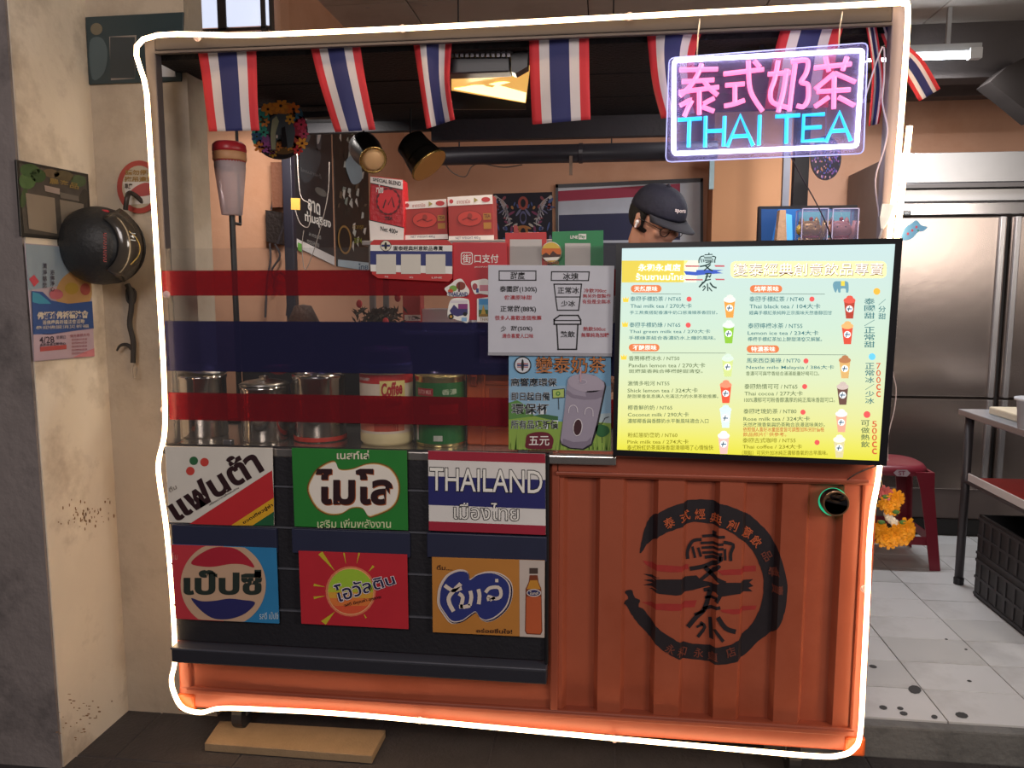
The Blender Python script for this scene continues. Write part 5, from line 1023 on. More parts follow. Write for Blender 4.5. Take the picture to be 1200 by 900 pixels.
l = bpy.data.lights.new('floodlight_beam', 'AREA'); l.shape = 'RECTANGLE'; l.size = .2; l.size_y = .05; l.energy = 4.5; l.color = (1, .86, .66)
lo = bpy.data.objects.new('floodlight_beam', l); COL.objects.link(lo); lo.location = at(580, 108, .30); lo.rotation_euler = (Vector((-.45, .12, 1.05)) - lo.location).to_track_quat('-Z', 'Y').to_euler()
# ======================= BACK WALL =======================
YW = YB - .012
pl = PY(YW); g = root('framed_flag', pl.at(737, 330), 'large framed striped flag on the back wall behind the seller', 'framed flag')
obj('backing', slab(BM(), [(652, 217), (823, 210), (823, 330), (652, 330)], pl, .01), mat('c2c6cf', .4), g)
for q in ([(651, 216), (824, 208.5), (824, 213), (651, 220)], [(651, 216), (654, 216), (654, 330), (651, 330)], [(821, 209), (824, 209), (824, 330), (821, 330)]): obj('frame_bar', slab(BM(), q, PY(YW - .012), .012), mat('2c2c34', .4), g)
P = Print(PY(YW - .002)); P.poly([(654, 224), (797, 215), (797, 228), (654, 236)], mat('9c2e48', .6), 1); P.poly([(655, 236), (797, 228), (797, 248), (655, 252)], mat('b8bcc8', .6), 1); P.poly([(655, 252), (797, 248), (797, 281), (655, 282)], mat('26294c', .6), 1); P.poly([(655, 282), (797, 281), (797, 284), (655, 285)], mat('b8bcc8', .6), 1); P.poly([(655, 285), (797, 284), (797, 330), (655, 330)], mat('3a3c48', .6), 1); P.done('flag_cloth', g)
pl = PY(YW); g = root('tapestry', pl.at(615, 330), 'dark mirrored pattern tapestry hanging left of the framed flag', 'tapestry')
obj('cloth', slab(BM(), [(578, 227), (647, 225), (648, 330), (578, 330)], pl, .006), mat('23222e', .8), g); P = Print(PY(YW)); tcs = ['8a4a54', 'a87a4a', '6a6a88', 'b8b0a8', '4a5a8c', '7a3a5a']
for sgn in (-1, 1):
    for k in range(64):
        random.seed(k); x = random.uniform(3, 33); y = random.uniform(230, 318); a = random.uniform(0, 180); P.ell(613 + sgn * x, y, random.uniform(2, 6), random.uniform(.8, 2), mat(tcs[k % 6], .7), 1 + k % 4, 10, rot=a * sgn)
    for k in range(5): P.stroke([(613 + sgn * (30 - k * 1.5), 231 + k * 3), (613 + sgn * (20 - k), 240 + k * 4), (613 + sgn * (24 - k * 2), 252 + k * 3)], 1.1, mat('a9a4ac', .7), 5, 3)
for k in range(5): P.ell(613, 238 + k * 17, 6 - k % 2 * 2, 8, mat(['9c4a42', '5a5a80', 'a86a3a'][k % 3], .7), 5, 14); P.ell(613, 238 + k * 17, 3, 5, mat('1c1a24', .7), 6, 12)
P.done('pattern', g)
a = at(922, 200, 2.6); g = S(obj('trim_3', box(BM(), (a.x - .02, 2.6, .112), (a.x + .02, 2.64, ZC)), mat('77767f', .5)))
S(bxo('wall_partition', (at(833, 300, 3.0).x, 3.0, .112), (at(926, 300, 3.0).x, YB, ZC), mat('cf9468', .7, var=.05, scale=4), bevel=0))
a = at(836, 222, 2.9); g = root('wall_bracket', a, 'pale bent metal wall bracket at the duct end', 'bracket'); obj('arm', box(BM(), (a.x - .03, 2.88, a.z), (a.x, 2.91, a.z + .22)), mat('9ab0b4', .5), g); obj('arm', box(BM(), (a.x - .2, 2.88, a.z + .2), (a.x - .03, 2.91, a.z + .235)), mat('9ab0b4', .5), g)
# blue screen on a second counter, wood block, beckoning cats
YK = .34; zk = TVP.at(900, 281, -.02).z
g = root('back_shelf', Vector((at(940, 300, YK).x, YK, ZW)), 'dark shelf behind the menu screen carrying cat boxes and small screen', 'shelf'); sx0, sx1 = at(880, 300, YK).x, at(1012, 300, YK).x; zsh = zk - .03
bxo('shelf_board', (sx0, YK - .06, zsh - .015), (sx1, YK + .14, zsh), BLACK, g)
for x in (sx0 + .01, sx1 - .03): bxo('shelf_leg', (x, YK, ZW), (x + .02, YK + .02, zsh - .015), BLACK, g)
Ym = YK + .08; g = root('small_monitor', Vector((at(945, 280, Ym).x, Ym, zsh)), 'wide dark monitor showing blue behind the cat boxes', 'monitor')
obj('monitor_case', box(BM(), (at(889, 260, Ym).x, Ym, zsh), (at(1004, 260, Ym).x, Ym + .03, at(945, 241, Ym).z)), mat('15151c', .4), g)
P = Print(PY(Ym)); P.rect(892, 245, 1001, 284, mat('1c5a9c', .4, emit=.35, ecol='1c5a9c'), 1); P.poly([(892, 245), (912, 245), (904, 284), (892, 284)], mat('123c70', .4, emit=.3, ecol='123c70'), 2); P.poly([(920, 250), (928, 252), (929, 284), (918, 284)], mat('58a8e0', .4, emit=.5, ecol='58a8e0'), 3); P.rect(936, 246, 1000, 284, mat('5aa4a8', .4, emit=.4, ecol='5aa4a8'), 2); P.done('display', g)
bx_ = at(917, 262, YK - .03); g = root('wooden_block', Vector((bx_.x, YK - .03, zsh)), 'upright tapered block of pale wood beside the cat boxes', 'wood block'); obj('block', slab(BM(), [(914, 246), (921, 246), (922, 283), (910, 283)], PY(YK - .03), .04), mat('c09a7a', .6, bump=.2), g)
for v in g.children[0].data.vertices: pass
def cat_box(px0, px1, col, accent, label):
    Y = YK - .02; p0 = at(px0, 281, Y); p1 = at(px1, 246, Y); w = p1.x - p0.x; cx = (p0.x + p1.x) / 2; h = p1.z - zsh
    g = root('figurine_box', Vector((cx, Y, zsh)), label, 'figurine box', 'clear boxes with waving cats behind the screen'); t = .0025
    bm = BM(); 
    for a, b in (((p0.x, Y - .05, zsh), (p0.x + t, Y + .03, p1.z)), ((p1.x - t, Y - .05, zsh), (p1.x, Y + .03, p1.z)), ((p0.x, Y - .05, p1.z - t), (p1.x, Y + .03, p1.z)), ((p0.x, Y - .05, zsh), (p1.x, Y - .05 + t, p1.z))): box(bm, a, b)
    obj('clear_case', bm, film('case_plastic', 'e8e4f0', .1, 'b8b0c8', .1), g)
    bm = BM()
    for x in (p0.x, p1.x - .002):
        for y in (Y - .051, Y + .029): box(bm, (x, y, zsh), (x + .003, y + .002, p1.z))
    for y in (Y - .051, Y + .029): box(bm, (p0.x, y, p1.z - .002), (p1.x, y + .002, p1.z + .001))
    obj('case_edges', bm, mat('c0b8d8', .3), g)
    c = Vector((cx - .005, Y - .01, zsh)); s = h * .92; bm = BM()
    ball(bm, c + Vector((0, 0, s * .26)), s * .26, (1.05, .9, 1), 16); ball(bm, c + Vector((-.004, -.006, s * .62)), s * .25, (1.2, .9, .85), 16)
    for sg in (-1, 1): lathe(bm, [(s * .08, 0), (s * .05, s * .1), (.0005, s * .16)], c + Vector((-.004 + sg * s * .17, -.004, s * .76)), 8)
    tube(bm, [c + Vector((s * .2, 0, s * .35)), c + Vector((s * .33, -.004, s * .6)), c + Vector((s * .36, -.006, s * .82))], [s * .09, s * .075, s * .085], 10)
    tube(bm, [c + Vector((-s * .2, -.01, s * .4)), c + Vector((-s * .24, -s * .2, s * .25))], [s * .08, s * .07], 10)
    for sg in (-1, 1): ball(bm, c + Vector((sg * s * .14, -s * .2, s * .06)), s * .09, (1, 1.2, .7), 10)
    f = obj('cat_figurine', bm, mat(col, .3, metal=.3 if accent == 'g' else 0), g, smooth=True)
    bm = BM(); tube(bm, [c + Vector((s * .2 * math.cos(a), s * .2 * math.sin(a) * .9, s * .45)) for a in [k * math.pi / 6 for k in range(12)]], s * .03, 6, True); obj('collar', bm, mat('b8242c', .4), f)
    bm = BM(); ball(bm, c + Vector((0, -s * .24, s * .26)), s * .08, (1, .5, 1.3), 10); ball(bm, c + Vector((0, -s * .1, s * .86)), s * .05, seg=8); obj('red_ornament', bm, mat('c02838', .4), f)
    bm = BM()
    for sg in (-1, 1): ball(bm, c + Vector((-.004 + sg * s * .09, -s * .235, s * .66)), s * .03, (1, .5, 1), 8)
    obj('eyes', bm, INK, f)
cat_box(934, 966, 'c8aa58', 'g', 'left clear box holding a gold waving cat'); cat_box(969, 1001, 'dca890', '', 'right clear box holding a pink waving cat')
# ======================= SELLER =======================
SKN = mat('cf9880', .55, var=.06); CAPM = mat('1b1b2c', .8, bump=.2); SHM = mat('4a484e', .85, bump=.2)
YP = .62; hc_ = at(769, 258, YP); FL = .12
g = root('person', Vector((hc_.x, YP + .03, FL)), 'person in a dark cap and glasses looking down behind the menu screen', 'person')
qy = Quaternion((0, 0, 1), R(42)); yaw = qy.to_matrix(); q = (qy @ Quaternion((1, 0, 0), R(30)))   # face local -Y turned to the right, nodding down
HM = Matrix.Translation(hc_) @ q.to_matrix().to_4x4()
def hp(x, y, z): return HM @ Vector((x, y, z))
def remesh(name, bm, m, parent, vox=.008, sm=4):
    me = bpy.data.meshes.new('tmp'); bm.to_mesh(me); bm.free(); o = bpy.data.objects.new('tmp', me); COL.objects.link(o)
    rm = o.modifiers.new('r', 'REMESH'); rm.mode = 'VOXEL'; rm.voxel_size = vox; s = o.modifiers.new('s', 'SMOOTH'); s.iterations = sm; s.factor = .5
    dg = bpy.context.evaluated_depsgraph_get(); nm = bpy.data.meshes.new_from_object(o.evaluated_get(dg)); bpy.data.objects.remove(o); b2 = BM(); b2.from_mesh(nm)
    return obj(name, b2, m, parent, smooth=True)
bm = BM()
ball(bm, hp(0, 0, .02), .095, (.82, 1.0, 1.05), 32, q.to_matrix()); ball(bm, hp(0, -.03, -.045), .07, (.85, .95, 1.05), 24, q.to_matrix()); ball(bm, hp(0, -.055, -.088), .032, (1.1, .9, .8), 16, q.to_matrix())
tube(bm, [hp(0, -.088, .02), hp(0, -.108, -.012), hp(0, -.098, -.03)], [.009, .015, .012], 10)
for sg in (-1, 1):
    ball(bm, hp(sg * .016, -.096, -.026), .0095, seg=10); ball(bm, hp(sg * .038, -.072, -.02), .024, (1, .7, .8), 14, q.to_matrix()); ball(bm, hp(sg * .03, -.082, .025), .018, (1.6, .6, .5), 14, q.to_matrix())
    ball(bm, hp(sg * .082, .008, -.012), .03, (.32, .62, 1.1), 16, q.to_matrix()); ball(bm, hp(sg * .086, .012, .006), .018, (.5, .8, 1), 12, q.to_matrix())
ball(bm, hp(0, -.091, -.055), .017, (1.5, .6, .45), 12, q.to_matrix()); ball(bm, hp(0, -.088, -.066), .016, (1.3, .6, .45), 12, q.to_matrix())
nk = hc_ + Vector((0, .03, -.16)); b = Vector((hc_.x, YP + .03, FL))
tube(bm, [hp(0, .03, -.03), hp(0, .03, -.09), nk + Vector((-.01, .03, -.03))], [.055, .055, .065], 18)
def W_(x, y, z):
    v = yaw @ Vector((x, y, 0)); return Vector((b.x + v.x, b.y + v.y, FL + z * 1.04))
# torso, arms and legs as one skin
tube(bm, [W_(0, 0, 1.44), W_(0, 0, 1.36), W_(0, .0, 1.2), W_(0, .0, 1.02), W_(0, .0, .88)], [.07, .13, .145, .13, .14], 20)
hands = []
for sg in (-1, 1):
    sh = W_(sg * .18, 0, 1.36); elb = W_(sg * .24, -.03, 1.08); wr_ = W_(sg * .15, -.24, .99)
    tube(bm, [W_(sg * .06, 0, 1.38), sh, elb, wr_], [.06, .058, .042, .027], 14); ball(bm, sh, .06); ball(bm, elb, .043)
    d = (wr_ - elb).normalized(); side = d.cross(Vector((0, 0, 1))).normalized(); pm_ = wr_ + d * .05; ball(bm, pm_, .042, (1, 1, .42), 14); tube(bm, [wr_, pm_], [.026, .03], 10)
    for k in range(4):
        o_ = (k - 1.5) * .019; ln = [.06, .072, .068, .052][k] if sg > 0 else [.052, .068, .072, .06][k]; p0 = pm_ + side * o_ + d * .025; p1 = p0 + d * ln * .55 + Vector((0, 0, -.004)); p2 = p1 + (d * .75 + Vector((0, 0, -.6))).normalized() * ln * .5; tube(bm, [p0, p1, p2], [.0095, .0088, .0075], 8); ball(bm, p2, .0075, seg=8); ball(bm, p1, .0089, seg=8)
    t0 = wr_ + d * .025 - side * sg * .022 * (-1); inner = -side * sg if (W_(0, -.3, .99) - wr_).dot(-side * sg) > 0 else side * sg
    t0 = wr_ + d * .025 + inner * .022; t1 = t0 + (d + inner).normalized() * .035; t2 = t1 + (d * 1.2 + inner * .3).normalized() * .028; tube(bm, [t0, t1, t2], [.012, .0105, .0085], 8); ball(bm, t2, .0085, seg=8)
    hip = W_(sg * .09, 0, .88); kn = W_(sg * .1, -.01, .48); an = W_(sg * .1, .01, .09); tube(bm, [hip, kn, an], [.085, .058, .038], 14); ball(bm, kn, .058); ball(bm, hip, .086)
    tube(bm, [W_(sg * .1, .03, .04), W_(sg * .1, -.06, .035), W_(sg * .1, -.15, .028)], [.038, .036, .026], 10)
body = remesh('body', bm, SKN, g, .0065, 3)
# clothes
bm = BM(); tube(bm, [W_(0, .01, 1.45), W_(0, 0, 1.39), W_(0, 0, 1.2), W_(0, 0, 1.02), W_(0, 0, .86)], [.075, .15, .162, .15, .158], 22)
for sg in (-1, 1): tube(bm, [W_(sg * .05, 0, 1.39), W_(sg * .185, 0, 1.365), W_(sg * .225, -.015, 1.2), W_(sg * .235, -.025, 1.13)], [.07, .075, .068, .066], 16); ball(bm, W_(sg * .185, 0, 1.365), .076)
remesh('shirt', bm, SHM, g, .012, 4)
bm = BM()
for sg in (-1, 1): tube(bm, [W_(sg * .08, 0, .93), W_(sg * .092, 0, .8), W_(sg * .1, -.01, .48), W_(sg * .1, .01, .09)], [.11, .105, .075, .062], 16)
tube(bm, [W_(0, 0, .98), W_(0, 0, .84)], [.15, .15], 18); remesh('trousers', bm, mat('26262c', .85), g, .014, 3)
for sg in (-1, 1):
    bm = BM(); tube(bm, [W_(sg * .1, .05, .045), W_(sg * .1, -.05, .045), W_(sg * .1, -.17, .035)], [.046, .047, .034], 12); o = remesh('shoe', bm, mat('1c1c20', .6), g, .012, 3)
    lo = min(v.co.z for v in o.data.vertices)
    for v in o.data.vertices: v.co.z = max(v.co.z, .0)
# cap
def ring3(fn, n=32): return [fn(2 * math.pi * k / n) for k in range(n)]
bm = BM(); rows = []
for i in range(11):
    ph = i / 10 * math.pi / 2 * .985
    rows.append([bm.verts.new(hp(.096 * math.cos(ph) ** .8 * math.sin(a), .008 - .115 * math.cos(ph) ** .8 * math.cos(a), .032 + .098 * math.sin(ph) + .006 * math.cos(a) * (1 - i / 10))) for a in [2 * math.pi * k / 36 for k in range(36)]])
for A, B in zip(rows, rows[1:]):
    for k in range(36): bm.faces.new((A[k], A[(k + 1) % 36], B[(k + 1) % 36], B[k]))
bm.faces.new(rows[-1]); cap = obj('cap', bm, CAPM, g, smooth=True); md = cap.modifiers.new('t', 'SOLIDIFY'); md.thickness = .003
bm = BM(); N_ = 16; up_ = []; lo_ = []
fr_ = []; 
for i in range(N_ + 1):
    a = -1.15 + 2.3 * i / N_; x = .097 * math.sin(a); y = .008 - .116 * math.cos(a); fr_.append(((x, y, .038), (x * 1.02, y - .062 * math.cos(a * 1.25) ** 1.0 - .01, .03 - .0 - .016 * (a / 1.15) ** 2)))
rws = []
for s_ in (0, .35, .7, 1.): rws.append([bm.verts.new(hp(*[fr_[i][0][k] * (1 - s_) + fr_[i][1][k] * s_ for k in range(3)])) for i in range(N_ + 1)])
for A, B in zip(rws, rws[1:]):
    for k in range(N_): bm.faces.new((A[k], A[k + 1], B[k + 1], B[k]))
o = obj('cap_brim', bm, mat('26262f', .8), cap, smooth=True); md = o.modifiers.new('t', 'SOLIDIFY'); md.thickness = .004; md.offset = 0
obj('cap_button', ball(BM(), hp(0, .008, .132), .008, seg=10), CAPM, cap)
V, F = glyph('sports', .02); b0 = [p for p in V]; xs = [p[0] for p in b0]; ys = [p[1] for p in b0]; bm = BM(); vs = []
for x, y in V:
    u = (x - min(xs)) / (max(xs) - min(xs)); v = (y - min(ys)) / (max(ys) - min(ys)); a = -.34 + .6 * u; ph = .4 + .17 * v
    vs.append(bm.verts.new(hp(.099 * math.cos(ph) ** .8 * math.sin(a), .008 - .119 * math.cos(ph) ** .8 * math.cos(a), .034 + .1 * math.sin(ph))))
for f in F: bm.faces.new([vs[i] for i in f])
obj('cap_lettering', bm, mat('d8c8c8', .6), cap)
# hair at the back and sides under the cap
bm = BM(); ball(bm, hp(0, .022, .012), .096, (.88, .98, .9), 28, q.to_matrix()); 
dl = [v for v in bm.verts if (HM.inverted() @ v.co).z < -.045 or (HM.inverted() @ v.co).y < -.035 or (HM.inverted() @ v.co).z > .05]; bmesh.ops.delete(bm, geom=dl, context='VERTS')
o = obj('hair', bm, mat('16130f', .7, bump=.6, scale=40), g, smooth=True); md = o.modifiers.new('t', 'SOLIDIFY'); md.thickness = .006; md.offset = 1
# glasses
bm = BM()
for sg in (-1, 1):
    tube(bm, [hp(sg * .036 + .024 * math.cos(a), -.1 + .006 * abs(math.cos(a)), -.002 + .019 * math.sin(a)) for a in [k * math.pi / 10 for k in range(20)]], .0016, 6, True)
    tube(bm, [hp(sg * .06, -.096, .003), hp(sg * .085, -.04, .006), hp(sg * .09, .005, .0)], .0016, 6)
tube(bm, [hp(-.012, -.103, 0), hp(0, -.107, .004), hp(.012, -.103, 0)], .0015, 6); obj('glasses', bm, INK, g)
bm = BM(); ball(bm, hp(-.092, -.0, -.012), .008, seg=10); tube(bm, [hp(-.094, -.002, -.012), hp(-.096, -.004, -.032)], .004, 8); obj('earbud', bm, mat('f4ece8', .3), g)
# ======================= LEFT WALL THINGS =======================
pp = PX(XP + .008)
def wboard(q, label, c, cat, pl=pp, th=.007, name='notice_board', n=Vector((1, 0, 0))):
    g = root(name, pl.at(q[2][0], q[2][1]), label, cat); f_ = [pl.at(x, y) for x, y in q]; bevel_obj(obj('panel', hull_slab(BM(), f_, [p - n * th for p in f_]), mat(c, .35), g), .001, 1); return g
g = wboard([(19, 187), (103.5, 204), (108, 284), (25, 277)], 'framed dark green notice board with pale squares on the pillar', '2c2a28', 'notice'); P = Print(pp); random.seed(2)
P.poly([(22, 191), (101, 207), (105, 281), (28, 273)], mat('4a4540', .5, var=.4, scale=30), 1)
for x, y, a, b, c in ((35, 200, 12, 8, '3f5c34'), (32, 212, 10, 10, '4c6a3c'), (45, 206, 9, 8, '35502c'), (60, 203, 10, 5, '6a5a44'), (75, 206, 12, 6, '5a5038'), (92, 212, 9, 7, '4a5a3c'), (28, 232, 4, 12, '3c5030'), (97, 235, 5, 14, '3a3630')): P.ell(x, y, a, b, mat(c, .6, var=.3, scale=40), 2, 12, rot=10)
P.poly([(30, 226), (64, 232), (67, 274), (34, 268)], mat('8a7e70', .6), 3); P.poly([(70, 234), (98, 239), (101, 276), (73, 272)], mat('7e7468', .6), 3); P.poly([(52, 217), (70, 221), (70, 228), (53, 224)], mat('a09088', .5), 4)
P.poly([(70, 225), (92, 230), (93, 236), (71, 232)], mat('6a645c', .5), 4); P.done('artwork', g); P = Print(pp); P.text('農產品', [(58, 208), (92, 215), (92, 222), (58, 215)], mat('8a7440', .5), 5, .02); P.done('lettering', g)
g = wboard([(29, 285), (105, 291), (111, 418), (40, 424)], 'pink and blue temple event poster on the pillar below the green board', 'a89aa4', 'poster', name='event_poster', th=.003); P = Print(pp)
P.poly([(30, 286), (104, 292), (105, 330), (33, 340)], mat('8a9aa8', .5), 1); P.blob([(70, 330), (90, 315), (105, 325), (106, 352), (85, 356), (66, 352)], mat('b08a5a', .5), 2); P.ell(66, 345, 8, 6, mat('b0606a', .5), 3); P.ell(84, 338, 8, 7, mat('a88a3c', .5), 3); P.ell(100, 339, 6, 7, mat('a05048', .5), 3)
P.poly([(34, 327), (40, 322), (46, 330), (40, 336)], mat('c04a58', .5), 3); P.poly([(37, 341), (50, 342), (60, 352), (80, 356), (108, 353), (110, 385), (85, 388), (60, 392), (39, 392)], mat('2c4a84', .5), 4); P.poly([(38, 342), (46, 344), (56, 352), (60, 356), (46, 356), (38, 354)], mat('3a88a4', .5), 5); P.poly([(39, 392), (60, 391), (109, 384), (111, 417), (40, 423)], mat('b09aa6', .5), 4)
P.poly([(47, 406.5), (78, 404), (78, 409), (47, 412)], mat('a84a48', .5), 6); P.poly([(98, 413), (110.5, 408), (110.8, 417.5), (85, 419)], mat('c07880', .5), 6); P.done('artwork', g); P = Print(pp); PT = mat('c8bfae', .5); DT = mat('3a2c3c', .5)
P.text('佛誕浴佛祈福法會', [(44, 366), (103, 364), (103, 372.5), (44, 374)], PT, 6, .04); P.text('浴佛慶典祈福法會活動', [(50, 375.5), (99, 374), (99, 379), (50, 380.5)], PT, 6, .01); P.text('恭迎佛誕消災祈福', [(42, 382), (104, 380), (104, 384), (42, 386)], PT, 6)
P.text('4/28', [(46, 395), (63, 394), (64, 401.5), (46.5, 402.5)], DT, 6, .01); P.text('星期日', [(66, 393.5), (77, 393), (77, 397), (66, 397.5)], DT, 6); P.text('永和永貞活動中心', [(47, 402.8), (77, 400.6), (77, 404), (47, 406)], DT, 6, .02); P.text('佛光普照大地', [(82, 392), (105, 390), (105, 394), (82, 396)], mat('8a3a48', .5), 6)
for k in range(5): P.text('歡迎蒞臨參加法會活動', [(84, 397 + k * 4), (102, 396 + k * 4), (102, 398.6 + k * 4), (84, 399.6 + k * 4)], mat('8a3a48', .5), 6)
P.vtext('浴佛淨心', 59, 316, 64, 342, DT, 6, .01); P.vtext('清淨慈悲', 50, 308, 55, 338, DT, 6, .01) ; P.done('lettering', g)
pr = PY(YF_ - .008); NY = Vector((0, -1, 0))
g = wboard([(100, 20), (215, 14), (212, 95), (104, 99)], 'dark green board with white numeral panel high on the recess wall', '2c3a3e', 'sign', pl=pr, name='house_sign', n=NY); P = Print(pr)
P.poly([(128, 43), (160, 41), (158, 92), (130, 94)], mat('8a8078', .5), 1); P.blob([(105, 50), (118, 44), (126, 60), (122, 85), (108, 92)], mat('4a585c', .5), 1); P.ell(113, 34, 7, 7, mat('6a6250', .5), 1); P.poly([(183, 90), (183, 78), (190, 70), (204, 76), (206, 90)], mat('c8ccd4', .4), 2); P.done('artwork', g)
P = Print(pr); P.text('1', (137, 47, 150, 88), mat('32383a', .5), 2, .06); P.done('lettering', g)
g = root('no_parking_sign', pr.at(163, 250), 'round red rimmed white sign on the wall partly hidden by the helmet', 'sign')
f_ = [(163 + 26 * math.cos(R(a)), 219 + 31 * math.sin(R(a))) for a in range(0, 360, 10)]; obj('disc', hull_slab(BM(), [pr.at(*p) for p in f_], [pr.at(*p) + Vector((0, .007, 0)) for p in f_]), mat('9c4038', .45), g); P = Print(pr)
P.ell(163, 219, 20, 25, mat('a89c88', .5), 1, 30); P.text('請勿停車', (147, 199, 180, 205), mat('8a6a34', .5), 2, .03); P.text('拖吊違規', (146, 207, 180, 213), mat('8a6a34', .5), 2, .03); P.poly([(144, 213), (182, 213), (180, 238), (150, 240)], mat('c4beb8', .5), 2); P.blob([(152, 226), (160, 218), (172, 214), (180, 220), (176, 228), (162, 230)], mat('a04a48', .5), 3); P.text('車庫', (146, 215, 155, 221), mat('4a403c', .5), 4, .03); P.done('artwork', g)
# helmet hanging on a hook
YHm = YF_ - .13; hcn = at(117, 288, YHm); hr = at(72, 288, YHm); rad = abs(hcn.x - hr.x)
g = root('hanging_helmet', at(117, 334, YHm), 'black half helmet hanging on the wall with small red lettering', 'helmet'); HMt = mat('232426', .5, bump=.25)
bm = BM(); bmesh.ops.create_uvsphere(bm, u_segments=36, v_segments=22, radius=1, matrix=Matrix.Translation(hcn) @ Matrix.Rotation(R(8), 4, 'Y') @ Matrix.Diagonal((rad * .98, rad * .8, rad * .93, 1)))
bmesh.ops.delete(bm, geom=[v for v in bm.verts if v.co.y > hcn.y + rad * .42], context='VERTS'); o = obj('shell', bm, HMt, g, smooth=True); md = o.modifiers.new('t', 'SOLIDIFY'); md.thickness = .006
ry = hcn.y + rad * .38; obj('edge_trim', tube(BM(), [Vector((hcn.x + rad * .9 * math.cos(a), ry, hcn.z + rad * .86 * math.sin(a))) for a in [k * math.pi / 16 for k in range(32)]], .006, 8, True), BLACK, g)
bm = BM(); vp = []
for i in range(13):
    a = R(-62 + 124 * i / 12); row = []
    for s_ in (0, 1, 2): rr = rad * (.72 + .16 * s_); row.append(bm.verts.new((hcn.x + rad * .18 + rr * math.cos(a) * .95, hcn.y - rad * (.55 - .22 * s_), hcn.z + rr * math.sin(a) * .95)))
    vp.append(row)
for A, B in zip(vp, vp[1:]):
    for k in range(2): bm.faces.new((A[k], A[k + 1], B[k + 1], B[k]))
o = obj('visor', bm, mat('3c3834', .15, spec=.8), g, smooth=True); md = o.modifiers.new('t', 'SOLIDIFY'); md.thickness = .004
obj('visor_rim', tube(BM(), smooth([PY(hcn.y - rad * .3).at(x, y) for x, y in ((151, 271), (159, 278), (164, 289), (162, 300), (153, 310))], 5), .0018, 6), mat('e8c878', .3, metal=.6), g)
for y in (273, 277, 281): obj('reflective_mark', tube(BM(), [PY(hcn.y - rad * .42).at(153, y), PY(hcn.y - rad * .38).at(159, y + 1)], .0012, 5), mat('c8d4e0', .3), g)
P = Print(PY(hcn.y - rad * .815)); 
for k, w in enumerate((3, 2.2, 3, 2, 3, 2.4, 3)):
    y = 273 + k * 5; P.rect(121, y, 125, y + 1.2, mat('c0605c', .5), 1); P.rect(121 + (k % 2) * 2.6, y, 122.2 + (k % 2) * 2.6, y + 4, mat('c0605c', .5), 1); P.rect(121, y + 3, 125, y + 4, mat('c0605c', .5), 1)
P.done('red_marks', g)
obj('red_sticker', ball(BM(), PY(hcn.y - rad * .25).at(121, 248), .02, (1.1, .4, .35), 12), mat('a83038', .5), g)
YH = YF_ - .03
hk = [at(147, 246, YF_ - .06), at(149, 232, YF_ - .06), at(152, 226, YF_ - .04), at(160, 230, YF_ - .02), at(168, 238, YF_ - .002)]
obj('wall_hook', tube(BM(), smooth(hk, 4), .008, 8), mat('3a3432', .5, metal=.5), label='dark bent metal wall hook above the helmet', cat='hook')
s_ = [at(x, y, YH) for x, y in ((149, 333), (154, 345), (154, 360), (152, 380), (156, 400), (156, 425))]; obj('chin_strap', tube(BM(), smooth(s_, 5), [.009] * 26, 8), mat('2c2826', .7), g)
obj('strap_end', tube(BM(), smooth([at(x, y, YH) for x, y in ((155, 409), (149, 404), (141, 405), (137, 411))], 5), [.008 - .0003 * i for i in range(16)], 8), mat('2c2826', .7), g)
obj('strap_buckle', tube(BM(), [at(157, 426, YH), at(160, 430, YH), at(159.5, 442, YH), at(156, 443, YH), at(155, 432, YH)], .0022, 6, True), mat('b8b0a8', .3, metal=.8), g)
obj('strap_loop', tube(BM(), smooth([at(x, y, YH + .01) for x, y in ((150, 338), (158, 342), (156, 355), (150, 352))], 4, True), .006, 8, True), mat('2c2826', .7), g)
# ======================= RIGHT SIDE =======================
# fridge
YFr = 2.38; fx0 = at(1036, 400, YFr).x; fx1 = fx0 + 1.5; ft = at(1100, 179, YFr).z
g = root('steel_fridge', ((fx0 + fx1) / 2, YFr + .35, .12), 'large stainless steel four door refrigerator against the back wall', 'refrigerator')
FS = mat('a0938c', .26, metal=.85, var=.1, scale=2.5, aniso=.6, bump=.03); FSl = mat('a8a6a6', .3, metal=.7, var=.05); FE = mat('c8c4c4', .25, metal=.8); z_ = lambda y: at(1100, y, YFr).z
bxo('carcass', (fx0, YFr + .03, .22), (fx1, YFr + .84, ft), mat('6e625e', .6, metal=.1), g, bevel=.004)
bxo('top_panel', (fx0, YFr, z_(214)), (fx1, YFr + .03, ft), FSl, g); bxo('rail', (fx0, YFr - .02, z_(221)), (fx1, YFr + .03, z_(215)), mat('6e6a6a', .4, metal=.7), g); bxo('top_panel', (fx0, YFr, z_(236)), (fx1, YFr + .03, z_(222)), FSl, g)
bxo('door_header', (fx0, YFr - .03, z_(253)), (fx1, YFr + .03, z_(238)), mat('b0acac', .2, metal=.95), g, bevel=.006)
xm = at(1170, 400, YFr).x
for nm, x0, x1, za, zb in (('upper_door', fx0 + .004, xm - .012, z_(464), z_(255)), ('upper_door', xm + .012, fx1 - .004, z_(464), z_(255)), ('lower_door', fx0 + .004, xm - .012, z_(572), z_(466.5)), ('lower_door', xm + .012, fx1 - .004, z_(572), z_(466.5))):
    d = bxo(nm, (x0, YFr - .03, za), (x1, YFr + .03, zb), FS, g, bevel=.006)
    hx = x1 - .045 if x1 < xm else x0 + .012
    bxo('door_handle', (hx, YFr - .05, za + .0), (hx + .03, YFr - .03, zb), FE, d, bevel=.004)
bxo('gap_seal', (xm - .011, YFr - .01, z_(572)), (xm + .011, YFr + .02, z_(255)), mat('1e1c1e', .6), g)
